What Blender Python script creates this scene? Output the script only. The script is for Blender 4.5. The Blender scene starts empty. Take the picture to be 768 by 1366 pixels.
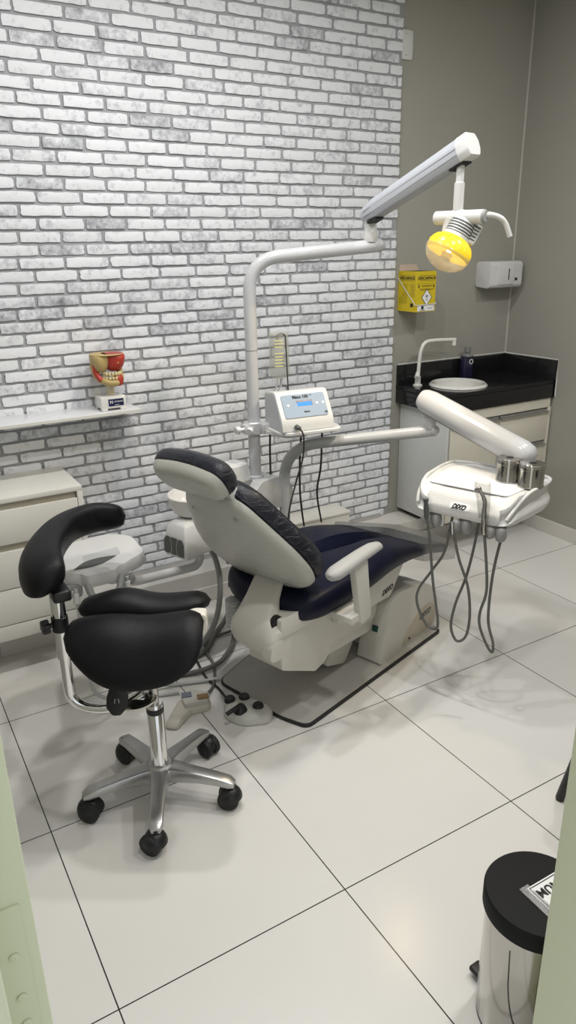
import bpy, bmesh, math, random
from mathutils import Vector, Matrix, Euler
random.seed(7)
C = bpy.context.scene.collection
PI = math.pi
V = Vector

# ---------------------------------------------------------------- materials
def mat(name, col, rough=0.5, metal=0.0, bump=0.0, bscale=60.0, coat=0.0, var=0.0, vscale=6.0, emit=None, estr=0.0, alpha=1.0, trans=0.0, ior=1.45, spec=0.5):
    m = bpy.data.materials.new(name); m.use_nodes = True
    nt = m.node_tree; b = nt.nodes['Principled BSDF']
    b.inputs['Base Color'].default_value = (*col, 1); b.inputs['Roughness'].default_value = rough
    b.inputs['Metallic'].default_value = metal; b.inputs['Coat Weight'].default_value = coat
    b.inputs['Coat Roughness'].default_value = 0.08
    b.inputs['IOR'].default_value = ior; b.inputs['Specular IOR Level'].default_value = spec
    b.inputs['Transmission Weight'].default_value = trans; b.inputs['Alpha'].default_value = alpha
    if emit: b.inputs['Emission Color'].default_value = (*emit, 1); b.inputs['Emission Strength'].default_value = estr
    tc = nt.nodes.new('ShaderNodeTexCoord')
    if var:
        n = nt.nodes.new('ShaderNodeTexNoise'); n.inputs['Scale'].default_value = vscale; n.inputs['Detail'].default_value = 4
        nt.links.new(tc.outputs['Object'], n.inputs['Vector'])
        mx = nt.nodes.new('ShaderNodeMix'); mx.data_type = 'RGBA'
        mx.inputs['A'].default_value = (*[c*(1-var) for c in col], 1); mx.inputs['B'].default_value = (*[min(1, c*(1+var)) for c in col], 1)
        nt.links.new(n.outputs['Fac'], mx.inputs['Factor']); nt.links.new(mx.outputs['Result'], b.inputs['Base Color'])
    if bump:
        n2 = nt.nodes.new('ShaderNodeTexNoise'); n2.inputs['Scale'].default_value = bscale; n2.inputs['Detail'].default_value = 3
        nt.links.new(tc.outputs['Object'], n2.inputs['Vector'])
        bp = nt.nodes.new('ShaderNodeBump'); bp.inputs['Strength'].default_value = bump; bp.inputs['Distance'].default_value = 0.004
        nt.links.new(n2.outputs['Fac'], bp.inputs['Height']); nt.links.new(bp.outputs['Normal'], b.inputs['Normal'])
    return m

def clear(name, tint, gloss=0.12, rough=0.1, haze=0.0):
    """thin clear film or glass: mostly see-through with a glossy sheen"""
    m = bpy.data.materials.new(name); m.use_nodes = True; nt = m.node_tree
    for n in list(nt.nodes): nt.nodes.remove(n)
    o = nt.nodes.new('ShaderNodeOutputMaterial'); t = nt.nodes.new('ShaderNodeBsdfTransparent'); t.inputs[0].default_value = (*tint, 1)
    g = nt.nodes.new('ShaderNodeBsdfGlossy'); g.inputs['Roughness'].default_value = rough
    lw = nt.nodes.new('ShaderNodeLayerWeight'); lw.inputs['Blend'].default_value = 0.35
    ma = nt.nodes.new('ShaderNodeMath'); ma.operation = 'MULTIPLY_ADD'; ma.inputs[1].default_value = 0.45; ma.inputs[2].default_value = gloss; ma.use_clamp = True
    n = nt.nodes.new('ShaderNodeTexNoise'); n.inputs['Scale'].default_value = 35
    bp = nt.nodes.new('ShaderNodeBump'); bp.inputs['Strength'].default_value = 0.35; bp.inputs['Distance'].default_value = 0.01
    nt.links.new(n.outputs['Fac'], bp.inputs['Height']); nt.links.new(bp.outputs['Normal'], g.inputs['Normal'])
    mx = nt.nodes.new('ShaderNodeMixShader')
    nt.links.new(lw.outputs['Facing'], ma.inputs[0]); nt.links.new(ma.outputs[0], mx.inputs[0])
    if haze:
        tl = nt.nodes.new('ShaderNodeBsdfTranslucent'); tl.inputs[0].default_value = (0.9, 0.9, 0.88, 1); m2 = nt.nodes.new('ShaderNodeMixShader'); m2.inputs[0].default_value = haze
        nt.links.new(t.outputs[0], m2.inputs[1]); nt.links.new(tl.outputs[0], m2.inputs[2]); nt.links.new(m2.outputs[0], mx.inputs[1])
    else: nt.links.new(t.outputs[0], mx.inputs[1])
    nt.links.new(g.outputs[0], mx.inputs[2]); nt.links.new(mx.outputs[0], o.inputs[0])
    return m

def wrapped(name, col, rough=0.35):
    """surface seen under clinging plastic film: pale streaky haze"""
    m = mat(name, col, rough, coat=0.5, spec=0.2)
    nt = m.node_tree; b = nt.nodes['Principled BSDF']
    tc = nt.nodes.new('ShaderNodeTexCoord'); mp = nt.nodes.new('ShaderNodeMapping'); mp.inputs['Scale'].default_value = (9, 9, 26)
    n = nt.nodes.new('ShaderNodeTexNoise'); n.inputs['Scale'].default_value = 1.6; n.inputs['Detail'].default_value = 6; n.inputs['Distortion'].default_value = 1.5
    nt.links.new(tc.outputs['Object'], mp.inputs[0]); nt.links.new(mp.outputs[0], n.inputs['Vector'])
    bp = nt.nodes.new('ShaderNodeBump'); bp.inputs['Strength'].default_value = 0.9; bp.inputs['Distance'].default_value = 0.014
    nt.links.new(n.outputs['Fac'], bp.inputs['Height'])
    nt.links.new(bp.outputs['Normal'], b.inputs['Coat Normal'])
    b.inputs['Coat Roughness'].default_value = 0.14
    return m

def tile_floor():
    m = bpy.data.materials.new('polished_floor_tile'); m.use_nodes = True; nt = m.node_tree; b = nt.nodes['Principled BSDF']
    tc = nt.nodes.new('ShaderNodeTexCoord'); sx = nt.nodes.new('ShaderNodeSeparateXYZ'); nt.links.new(tc.outputs['Object'], sx.inputs[0])
    def M(op, a, bb=None):
        n = nt.nodes.new('ShaderNodeMath'); n.operation = op
        for i, x in enumerate((a, bb)):
            if x is None: continue
            if isinstance(x, (int, float)): n.inputs[i].default_value = x
            else: nt.links.new(x, n.inputs[i])
        return n.outputs[0]
    ds = []
    for ax in ('X', 'Y'):
        f = M('FRACT', M('ADD', M('DIVIDE', sx.outputs[ax], 0.6), 100.5))
        ds.append(M('MULTIPLY', M('ABSOLUTE', M('SUBTRACT', f, 0.5)), 0.6))
    g = M('LESS_THAN', M('MINIMUM', ds[0], ds[1]), 0.0016)
    n = nt.nodes.new('ShaderNodeTexNoise'); n.inputs['Scale'].default_value = 3; nt.links.new(tc.outputs['Object'], n.inputs['Vector'])
    c1 = nt.nodes.new('ShaderNodeMix'); c1.data_type = 'RGBA'; c1.inputs['A'].default_value = (0.675, 0.66, 0.63, 1); c1.inputs['B'].default_value = (0.735, 0.72, 0.69, 1)
    nt.links.new(n.outputs['Fac'], c1.inputs['Factor'])
    c2 = nt.nodes.new('ShaderNodeMix'); c2.data_type = 'RGBA'; nt.links.new(g, c2.inputs['Factor'])
    nt.links.new(c1.outputs['Result'], c2.inputs['A']); c2.inputs['B'].default_value = (0.03, 0.028, 0.026, 1)
    nt.links.new(c2.outputs['Result'], b.inputs['Base Color']); b.inputs['Roughness'].default_value = 0.24; b.inputs['Specular IOR Level'].default_value = 0.28
    return m

def brick_mat():
    m = bpy.data.materials.new('whitewashed_brick'); m.use_nodes = True; nt = m.node_tree; b = nt.nodes['Principled BSDF']
    at = nt.nodes.new('ShaderNodeAttribute'); at.attribute_name = 'tone'
    tc = nt.nodes.new('ShaderNodeTexCoord')
    n = nt.nodes.new('ShaderNodeTexNoise'); n.inputs['Scale'].default_value = 42; n.inputs['Detail'].default_value = 8; n.inputs['Roughness'].default_value = 0.7
    nt.links.new(tc.outputs['Object'], n.inputs['Vector'])
    n3 = nt.nodes.new('ShaderNodeTexNoise'); n3.inputs['Scale'].default_value = 11; n3.inputs['Detail'].default_value = 3
    nt.links.new(tc.outputs['Object'], n3.inputs['Vector'])
    # worn grey shows where speckle + broad patch exceed the brick's own paint cover
    a = nt.nodes.new('ShaderNodeMath'); a.operation = 'ADD'; nt.links.new(n.outputs['Fac'], a.inputs[0])
    a2 = nt.nodes.new('ShaderNodeMath'); a2.operation = 'MULTIPLY_ADD'; a2.inputs[1].default_value = 0.6; a2.inputs[2].default_value = -0.3
    nt.links.new(n3.outputs['Fac'], a2.inputs[0]); nt.links.new(a2.outputs[0], a.inputs[1])
    s = nt.nodes.new('ShaderNodeMath'); s.operation = 'ADD'; nt.links.new(a.outputs[0], s.inputs[0]); nt.links.new(at.outputs['Fac'], s.inputs[1])
    r = nt.nodes.new('ShaderNodeValToRGB')
    r.color_ramp.elements[0].position = 0.57; r.color_ramp.elements[0].color = (0.755, 0.77, 0.80, 1)
    r.color_ramp.elements[1].position = 1.02; r.color_ramp.elements[1].color = (0.21, 0.215, 0.235, 1)
    e = r.color_ramp.elements.new(0.74); e.color = (0.53, 0.54, 0.575, 1)
    nt.links.new(s.outputs[0], r.inputs[0]); nt.links.new(r.outputs[0], b.inputs['Base Color'])
    b.inputs['Roughness'].default_value = 0.7
    bp = nt.nodes.new('ShaderNodeBump'); bp.inputs['Strength'].default_value = 0.55; bp.inputs['Distance'].default_value = 0.004
    nt.links.new(n.outputs['Fac'], bp.inputs['Height']); nt.links.new(bp.outputs['Normal'], b.inputs['Normal'])
    return m

M = dict(
    floor=tile_floor(), brick=brick_mat(),
    mortar=mat('grey_mortar', (0.33, 0.335, 0.35), 0.85, bump=0.3, bscale=120),
    wall=mat('greige_wall_paint', (0.335, 0.328, 0.288), 0.75, bump=0.06, bscale=220, var=0.02),
    ceil=mat('ceiling_paint', (0.75, 0.75, 0.73), 0.8),
    skirt=mat('ceramic_skirting', (0.64, 0.62, 0.58), 0.35),
    ledge=mat('ledge_paint', (0.60, 0.585, 0.55), 0.55, var=0.02),
    alu=mat('brushed_aluminium', (0.62, 0.62, 0.62), 0.35, 1.0),
    green=mat('pale_green_door_paint', (0.60, 0.63, 0.445), 0.4, bump=0.06, bscale=30),
    cream=mat('cream_laminate', (0.68, 0.645, 0.555), 0.4, var=0.015),
    offwhite=mat('off_white_laminate', (0.70, 0.69, 0.645), 0.4, var=0.015),
    shelf=mat('cool_white_laminate', (0.70, 0.71, 0.73), 0.3),
    sidewhite=mat('grey_white_panel', (0.62, 0.63, 0.62), 0.45),
    dark=mat('painted_gap_shade', (0.02, 0.02, 0.02), 0.7),
    recess=mat('beige_recess', (0.42, 0.385, 0.31), 0.6),
    granite=mat('black_granite', (0.012, 0.012, 0.013), 0.12, var=0.5, vscale=400),
    china=mat('white_porcelain', (0.72, 0.71, 0.68), 0.12, coat=0.5),
    plastic=mat('white_plastic', (0.64, 0.64, 0.63), 0.3),
    bone=mat('chair_beige_plastic', (0.62, 0.60, 0.545), 0.38, bump=0.03, bscale=90),
    enamel=mat('white_enamel_tube', (0.53, 0.535, 0.55), 0.22, coat=0.4),
    greytube=mat('pale_grey_enamel', (0.50, 0.505, 0.505), 0.25, coat=0.4),
    grey=mat('mid_grey_plastic', (0.30, 0.30, 0.295), 0.45),
    dgrey=mat('dark_grey_plastic', (0.09, 0.095, 0.095), 0.5),
    black=mat('black_plastic', (0.012, 0.012, 0.013), 0.4),
    lid=mat('matt_black_lid', (0.010, 0.010, 0.011), 0.6, spec=0.2),
    rubber=mat('black_rubber', (0.018, 0.018, 0.018), 0.6),
    leather=mat('black_vinyl', (0.006, 0.006, 0.0075), 0.40, bump=0.25, bscale=420, spec=0.25),
    navy=mat('navy_vinyl', (0.0028, 0.0042, 0.018), 0.42, spec=0.25, bump=0.06, bscale=200),
    navywrap=wrapped('navy_vinyl_under_film', (0.006, 0.007, 0.014), 0.4),
    shellwrap=wrapped('backrest_shell_under_film', (0.50, 0.50, 0.455), 0.42),
    traywrap=wrapped('white_tray_under_film', (0.68, 0.675, 0.66), 0.35),
    paper=mat('white_paper_mat', (0.76, 0.76, 0.765), 0.7),
    baseplate=mat('grey_base_plate', (0.40, 0.385, 0.355), 0.32, var=0.05),
    clamp=mat('satin_metal', (0.72, 0.72, 0.73), 0.42, 0.6),
    chrome=mat('chrome', (0.80, 0.80, 0.80), 0.09, 1.0),
    polished=mat('polished_aluminium', (0.50, 0.50, 0.50), 0.32, 1.0, bump=0.08, bscale=30, var=0.15, vscale=12),
    steel=mat('stainless_steel', (0.50, 0.485, 0.455), 0.14, 1.0, bump=0.05, bscale=18),
    hose=mat('grey_hose_rubber', (0.125, 0.125, 0.115), 0.45),
    cable=mat('dark_cable', (0.035, 0.035, 0.035), 0.5),
    film=clear('clear_plastic_film', (0.86, 0.86, 0.85), 0.10, 0.18),
    bag=clear('hazy_drip_bag', (0.90, 0.905, 0.86), 0.05, 0.4, 0.22),
    glass=clear('lit_haze_lamp_glass', (0.90, 0.89, 0.86), 0.05, 0.08, 0.34),  # white haze mixed in so the clear cover looks lit
    amber=mat('lit_yellow_reflector', (0.86, 0.62, 0.03), 0.3, emit=(1.0, 0.62, 0.02), estr=0.22),
    bulb=mat('lit_bulb', (1, 1, 1), 0.3, emit=(1.0, 0.90, 0.68), estr=14),
    sharps=mat('yellow_cardboard', (0.62, 0.47, 0.015), 0.6, var=0.04),
    sharpin=mat('bare_cardboard', (0.50, 0.40, 0.33), 0.7),
    ink=mat('black_ink', (0.015, 0.015, 0.015), 0.6),
    white=mat('white_print', (0.80, 0.80, 0.80), 0.5),
    panel=mat('blue_grey_panel', (0.33, 0.40, 0.49), 0.6, spec=0.15),
    lcd=mat('blue_lcd_screen', (0.03, 0.14, 0.7), 0.6, spec=0.1, emit=(0.08, 0.28, 1.0), estr=0.7),
    lcdark=mat('dark_lcd_rim', (0.01, 0.015, 0.08), 0.3),
    navyink=mat('navy_label', (0.008, 0.011, 0.06), 0.4),
    red=mat('red_muscle_plastic', (0.42, 0.045, 0.03), 0.35, var=0.15, vscale=40),
    ivory=mat('ivory_bone_plastic', (0.48, 0.36, 0.15), 0.45, var=0.15, vscale=50),
    stem=mat('ivory_neck_plastic', (0.60, 0.56, 0.42), 0.4),
    tooth=mat('tooth_plastic', (0.66, 0.56, 0.30), 0.3),
    soap=mat('violet_liquid', (0.018, 0.016, 0.05), 0.1, coat=0.6),
    cap=mat('grey_translucent_cap', (0.20, 0.20, 0.20), 0.3),
    switch=mat('dark_green_rocker', (0.005, 0.06, 0.04), 0.3),
    orange=mat('brown_pedal_pad', (0.25, 0.16, 0.08), 0.5), blue=mat('blue_grey_pedal_pad', (0.16, 0.18, 0.22), 0.5),
    lamp_lens=mat('ceiling_light_lens', (1, 1, 1), 0.4, emit=(1, 0.97, 0.92), estr=6),
    yellowprint=mat('faded_yellow_print', (0.58, 0.55, 0.27), 0.6),
)

# ---------------------------------------------------------------- mesh helpers
WM = {}
def nb(): return bmesh.new()
def merge(bm, t):
    me = bpy.data.meshes.new('t'); t.to_mesh(me); t.free(); bm.from_mesh(me); bpy.data.meshes.remove(me)
def box(bm, a, b, bev=0.0, seg=2, Mx=None):
    t = nb(); bmesh.ops.create_cube(t, size=1)
    a, b = V(a), V(b)
    for v in t.verts: v.co = V(((a[i]+b[i])/2 + v.co[i]*(b[i]-a[i])) for i in range(3))
    if bev: bmesh.ops.bevel(t, geom=t.edges[:], offset=bev, segments=seg, profile=0.5, affect='EDGES', clamp_overlap=True)
    if Mx: t.transform(Mx)
    merge(bm, t); return bm
def prism(bm, poly, fn, d0, d1, bev=0.0, seg=2):
    """polygon (a,b) extruded along c from d0 to d1; fn(a,b,c) -> point"""
    t = nb()
    lo = [t.verts.new(fn(a, b, d0)) for a, b in poly]; hi = [t.verts.new(fn(a, b, d1)) for a, b in poly]
    t.faces.new(lo); t.faces.new(hi[::-1])
    n = len(poly)
    for i in range(n): t.faces.new((lo[i], hi[i], hi[(i+1) % n], lo[(i+1) % n]))
    bmesh.ops.recalc_face_normals(t, faces=t.faces[:])
    if bev: bmesh.ops.bevel(t, geom=t.edges[:], offset=bev, segments=seg, profile=0.5, affect='EDGES', clamp_overlap=True)
    merge(bm, t); return bm
def spline(pts, n=8):
    P = [V(p) for p in pts]
    if len(P) < 3: return P
    out = []
    for i in range(len(P)-1):
        p0 = P[max(i-1, 0)]; p1 = P[i]; p2 = P[i+1]; p3 = P[min(i+2, len(P)-1)]
        for k in range(n):
            t = k/n
            out.append(0.5*((2*p1)+(p2-p0)*t+(2*p0-5*p1+4*p2-p3)*t*t+(3*p1-p0-3*p2+p3)*t**3))
    out.append(P[-1]); return out
def bend(pts, r, n=6):
    """polyline with its corners rounded to radius r"""
    P = [V(p) for p in pts]; out = [P[0]]
    for i in range(1, len(P)-1):
        a, b, c = P[i-1], P[i], P[i+1]; d1 = (a-b).normalized(); d2 = (c-b).normalized()
        L = min(r, (a-b).length*0.49, (c-b).length*0.49); s = b+d1*L; e = b+d2*L
        for k in range(n+1):
            t = k/n; out.append((1-t)**2*s+2*t*(1-t)*b+t*t*e)
    out.append(P[-1]); return out
def tube(bm, pts, r, seg=12, ends=True, flat=None):
    P = [V(p) for p in pts]; n = len(P); R = r if isinstance(r, (list, tuple)) else [r]*n
    T = [(P[min(i+1, n-1)]-P[max(i-1, 0)]).normalized() for i in range(n)]
    up = V((0, 0, 1)) if abs(T[0].z) < 0.9 else V((1, 0, 0))
    x = T[0].cross(up).normalized(); rings = []
    for i in range(n):
        x = (x - T[i]*x.dot(T[i])).normalized(); y = T[i].cross(x)
        fx, fy = (1, 1) if not flat else flat
        rings.append([bm.verts.new(P[i]+(x*math.cos(2*PI*k/seg)*fx+y*math.sin(2*PI*k/seg)*fy)*R[i]) for k in range(seg)])
    for i in range(n-1):
        for k in range(seg): bm.faces.new((rings[i][k], rings[i][(k+1) % seg], rings[i+1][(k+1) % seg], rings[i+1][k]))
    if ends: bm.faces.new(rings[0][::-1]); bm.faces.new(rings[-1])
    return bm
def lathe(bm, prof, c=(0, 0, 0), axis=(0, 0, 1), seg=32, closed=True):
    """profile of (radius, height) turned about an axis through c"""
    q = V((0, 0, 1)).rotation_difference(V(axis).normalized()); c = V(c); rings = []
    for r, h in prof:
        if r < 1e-6: rings.append([bm.verts.new(c+q@V((0, 0, h)))])
        else: rings.append([bm.verts.new(c+q@V((r*math.cos(2*PI*k/seg), r*math.sin(2*PI*k/seg), h))) for k in range(seg)])
    for a, b in zip(rings, rings[1:]):
        for k in range(seg):
            k2 = (k+1) % seg
            if len(a) == 1 and len(b) == 1: continue
            if len(a) == 1: bm.faces.new((a[0], b[k2], b[k]))
            elif len(b) == 1: bm.faces.new((a[k], a[k2], b[0]))
            else: bm.faces.new((a[k], a[k2], b[k2], b[k]))
    if closed:
        if len(rings[0]) > 1: bm.faces.new(rings[0][::-1])
        if len(rings[-1]) > 1: bm.faces.new(rings[-1])
    return bm
def cyl(bm, a, b, r, r2=None, seg=24, bev=0.0):
    a, b = V(a), V(b); L = (b-a).length; r2 = r if r2 is None else r2
    prof = [(0, 0), (r-bev, 0), (r, bev), (r2, L-bev), (r2-bev, L), (0, L)] if bev else [(0, 0), (r, 0), (r2, L), (0, L)]
    return lathe(bm, prof, a, b-a, seg)
def rpoly(pts, r, n=5):
    """closed 2-D polygon with rounded corners; r single or per corner"""
    m = len(pts); out = []
    for i in range(m):
        a, b, c = V((*pts[i-1], 0)), V((*pts[i], 0)), V((*pts[(i+1) % m], 0)); rr = r[i] if isinstance(r, (list, tuple)) else r
        L = min(rr, (a-b).length*0.49, (c-b).length*0.49); s = b+(a-b).normalized()*L; e = b+(c-b).normalized()*L
        for k in range(n+1):
            t = k/n; p = (1-t)**2*s+2*t*(1-t)*b+t*t*e; out.append((p.x, p.y))
    return out
def pillow(bm, outline, layers, fn, ctr=None):
    """stack of scaled copies of an outline: layers of (inset in metres, depth); fn(x,y,depth) -> point"""
    cx = sum(p[0] for p in outline)/len(outline); cy = sum(p[1] for p in outline)/len(outline)
    if ctr: cx, cy = ctr
    hx = max(abs(p[0]-cx) for p in outline); hy = max(abs(p[1]-cy) for p in outline); rings = []
    for ins, d in layers:
        sx = 1-ins/hx; sy = 1-ins/hy
        rings.append([bm.verts.new(V(fn(cx+(x-cx)*sx, cy+(y-cy)*sy, d))) for x, y in outline])
    n = len(outline); fs = []
    for a, b in zip(rings, rings[1:]):
        for k in range(n): fs.append(bm.faces.new((a[k], a[(k+1) % n], b[(k+1) % n], b[k])))
    for ring, d in ((rings[0], layers[0][1]), (rings[-1], layers[-1][1])):
        c = bm.verts.new(V(fn(cx, cy, d)))
        for k in range(n): fs.append(bm.faces.new((c, ring[k], ring[(k+1) % n])))
    bmesh.ops.recalc_face_normals(bm, faces=fs); return bm
def soft(th, e=0.02, n=5, inner=()):
    """layers of a cushion of thickness th with rounded rims"""
    e = min(e, th/2); L = []
    for k in range(n+1):
        a = PI/2*k/n; L.append((e*(1-math.sin(a)), e*(1-math.cos(a))))
    for k in range(n+1):
        a = PI/2*k/n; L.append((e*(1-math.cos(a)), th-e*(1-math.sin(a))))
    return L
def loft(bm, rings, cap=True):
    rs = [[bm.verts.new(V(p)) for p in r] for r in rings]; n = len(rs[0]); fs = []
    for a, b in zip(rs, rs[1:]):
        for k in range(n): fs.append(bm.faces.new((a[k], a[(k+1) % n], b[(k+1) % n], b[k])))
    if cap: fs.append(bm.faces.new(rs[0][::-1])); fs.append(bm.faces.new(rs[-1]))
    bmesh.ops.recalc_face_normals(bm, faces=fs); return bm
def blob(bm, c, r, e=1.0, fn=None, nu=28, nv=16, Mx=None):
    """superellipsoid; e<1 squarer"""
    def s(x, p): return math.copysign(abs(x)**p, x)
    rings = []
    for i in range(nv+1):
        ph = -PI/2+PI*i/nv; row = []
        for k in range(nu):
            th = 2*PI*k/nu
            p = V((s(math.cos(ph), e)*s(math.cos(th), e)*r[0], s(math.cos(ph), e)*s(math.sin(th), e)*r[1], s(math.sin(ph), e)*r[2]))
            if fn: p = V(fn(p))
            if Mx: p = Mx@p
            row.append(p+V(c))
        rings.append(row)
    t = nb(); loft(t, rings, False); bmesh.ops.remove_doubles(t, verts=t.verts[:], dist=1e-6)
    bmesh.ops.recalc_face_normals(t, faces=t.faces[:]); merge(bm, t); return bm
def textmesh(s, size, fn, shear=0.0, align='CENTER', ext=0.0004, bold=0.0):
    """text as a thin raised mesh; fn(x,y,z) -> world point"""
    cu = bpy.data.curves.new('t', 'FONT'); cu.body = s; cu.size = size; cu.align_x = align; cu.align_y = 'CENTER'; cu.extrude = ext; cu.shear = shear; cu.offset = bold; cu.resolution_u = 3
    o = bpy.data.objects.new('t', cu); C.objects.link(o); bpy.context.view_layer.update()
    me = bpy.data.meshes.new_from_object(o.evaluated_get(bpy.context.evaluated_depsgraph_get()))
    bpy.data.objects.remove(o); bpy.data.curves.remove(cu)
    bm = nb(); bm.from_mesh(me); bpy.data.meshes.remove(me)
    for v in bm.verts: v.co = V(fn(*v.co))
    return bm
def slab_hole(bm, x0, x1, y0, y1, z0, z1, ctr, r, n=64):
    """flat slab with a round hole"""
    angs = sorted([2*PI*k/n for k in range(n)] + [math.atan2(y-ctr[1], x-ctr[0]) % (2*PI) for x in (x0, x1) for y in (y0, y1)])
    R = []
    for a in angs:
        cx, sy = math.cos(a), math.sin(a)
        t = min([(((x1 if cx > 0 else x0)-ctr[0])/cx) if abs(cx) > 1e-9 else 9e9, (((y1 if sy > 0 else y0)-ctr[1])/sy) if abs(sy) > 1e-9 else 9e9])
        i, o = (ctr[0]+r*cx, ctr[1]+r*sy), (ctr[0]+t*cx, ctr[1]+t*sy)
        R.append([bm.verts.new((*i, z0)), bm.verts.new((*i, z1)), bm.verts.new((*o, z1)), bm.verts.new((*o, z0))])
    m = len(R); fs = []
    for k in range(m):
        a, b = R[k], R[(k+1) % m]
        for q in range(4): fs.append(bm.faces.new((a[q], a[(q+1) % 4], b[(q+1) % 4], b[q])))
    bmesh.ops.recalc_face_normals(bm, faces=fs); return bm
def link(name, bm, m, smooth=True, ang=40):
    me = bpy.data.meshes.new(name); bm.to_mesh(me); bm.free(); me.materials.append(m)
    if smooth:
        me.polygons.foreach_set('use_smooth', [True]*len(me.polygons)); me.set_sharp_from_angle(angle=math.radians(ang))
    o = bpy.data.objects.new(name, me); C.objects.link(o); return o
def part(name, bm, m, parent, label=None, smooth=True, ang=40):
    w = WM[parent.name]; bm.transform(w.inverted()); o = link(name, bm, m, smooth, ang)
    o.parent = parent; WM[o.name] = w
    if label: o['label'] = label
    return o
def tag(o, label, cat, group=None, kind=None):
    if label: o['label'] = label
    if cat: o['category'] = cat
    if group: o['group'] = group
    if kind: o['kind'] = kind
    return o
def thing(name, label, cat, loc, rz=0.0, group=None):
    o = bpy.data.objects.new(name, None); o.empty_display_size = 0.05; C.objects.link(o)
    o.location = loc; o.rotation_euler = (0, 0, rz); WM[o.name] = Matrix.Translation(V(loc)) @ Matrix.Rotation(rz, 4, 'Z')
    return tag(o, label, cat, group)
def solo(name, bm, m, label, cat, group=None, smooth=True):
    xs = [v.co for v in bm.verts]; lo = [min(p[i] for p in xs) for i in range(3)]; hi = [max(p[i] for p in xs) for i in range(3)]
    b = V(((lo[0]+hi[0])/2, (lo[1]+hi[1])/2, lo[2])); bm.transform(Matrix.Translation(-b))
    o = link(name, bm, m, smooth); o.location = b; WM[o.name] = Matrix.Translation(b)
    return tag(o, label, cat, group)
def struct(name, bm, m, parent=None, smooth=False, label=None):
    if parent: return part(name, bm, m, parent, label, smooth)
    o = link(name, bm, m, smooth); o['kind'] = 'structure'; WM[o.name] = Matrix.Identity(4)
    if label: o['label'] = label
    return o

# ---------------------------------------------------------------- setting
XL, XR, YF, YB, H = -0.36, 2.985, -0.61, 1.83, 2.68
struct('floor', box(nb(), (XL-0.6, -2.6, -0.05), (XR+0.6, YB+0.1, 0)), M['floor'], label='pale polished floor tiles with thin dark joints')
struct('ceiling', box(nb(), (XL-0.1, YF-0.1, H), (XR+0.1, YB+0.1, H+0.06)), M['ceil'], label='plain white ceiling')
struct('wall_back', box(nb(), (XL, YB, 0), (XR, YB+0.08, H)), M['wall'], label='greige painted wall behind the sink')
struct('wall_right', box(nb(), (XR, YF-0.1, 0), (XR+0.08, YB+0.08, H)), M['wall'], label='greige painted wall on the right')
struct('wall_left', box(nb(), (XL-0.08, YF-0.1, 0), (XL, YB+0.08, H)), M['wall'], label='greige painted wall on the left')
DL, DR, DH = -0.190, 0.578, 2.12
w = nb()
box(w, (XL, YF-0.10, 0), (DL-0.09, YF, H)); box(w, (DR+0.05, YF-0.10, 0), (XR, YF, H)); box(w, (DL-0.09, YF-0.10, DH+0.05), (DR+0.05, YF, H))
struct('wall_front', w, M['wall'], label='wall with the doorway the room is seen through')
# brick facing: every brick its own irregular block set in mortar
def brick_wall():
    x0, x1, z0, z1 = XL, 2.155, 0.15, H
    pitch, yF, yM = 0.0462, YB-0.017, YB-0.009
    m = nb(); box(m, (x0, yM, z0), (x1, YB, z1))
    wall = struct('wall_back_brick', m, M['mortar'], label='grey mortar and whitewashed brick facing on the back wall')
    bm = nb(); lay = bm.loops.layers.color.new('tone')
    row = 0; z = z0+0.004
    while z < z1:
        h = pitch-0.0104; x = x0-0.168*((row*0.47+random.uniform(-.04, .04)) % 1.0)
        while x < x1:
            L = random.uniform(0.146, 0.166); a, b = max(x, x0+0.001), min(x+L, x1-0.001)
            if b-a > 0.02:
                zt = min(z+h, z1); nx = max(3, int((b-a)/0.022)); nz = 4; dp = random.uniform(-.0018, .0018); tl = random.uniform(-.0012, .0012)
                tone = random.choice([-.15, -.14, -.13, -.11, -.09, -0.06, -0.03, 0.01, 0.06, 0.12, 0.23]) + random.uniform(-.03, .03)
                g = []
                for i in range(nx+1):
                    col = []
                    for k in range(nz+1):
                        ex = 0.0028 if i in (0, nx) else 0.0; ez = 0.0024 if k in (0, nz) else 0.0
                        px = a+(b-a)*i/nx + random.uniform(-1, 1)*0.0016*(0.3+(i in (0, nx))); pz = z+(zt-z)*k/nz+random.uniform(-1, 1)*(0.0014 if k in (0, nz) else 0.0006)
                        py = yF+dp+tl*(2*k/nz-1)+(0.0016 if (ex or ez) else random.uniform(-.0007, .0007))
                        if ex and ez: px += 0.0018 if i == 0 else -0.0018; pz += 0.0012 if k == 0 else -0.0012
                        col.append(bm.verts.new((px, py, pz)))
                    g.append(col)
                fs = [bm.faces.new((g[i][k], g[i+1][k], g[i+1][k+1], g[i][k+1])) for i in range(nx) for k in range(nz)]
                rim = [g[i][0] for i in range(nx+1)]+[g[nx][k] for k in range(1, nz+1)]+[g[i][nz] for i in range(nx-1, -1, -1)]+[g[0][k] for k in range(nz-1, 0, -1)]
                bk = [bm.verts.new((v.co.x, yM+0.002, v.co.z)) for v in rim]
                for k in range(len(rim)): fs.append(bm.faces.new((rim[k], bk[k], bk[(k+1) % len(rim)], rim[(k+1) % len(rim)])))
                for f in fs:
                    for lp in f.loops: lp[lay] = (max(0, tone+.3),)*3+(1,)
            x += L+random.uniform(0.010, 0.0135)
        z += pitch; row += 1
    bmesh.ops.recalc_face_normals(bm, faces=bm.faces[:])
    for f in bm.faces:
        if f.normal.y > 0.3: f.normal_flip()
    b = struct('brick_courses', bm, M['brick'], wall, smooth=True, label='whitewashed bricks, some worn to grey')
brick_wall()
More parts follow.
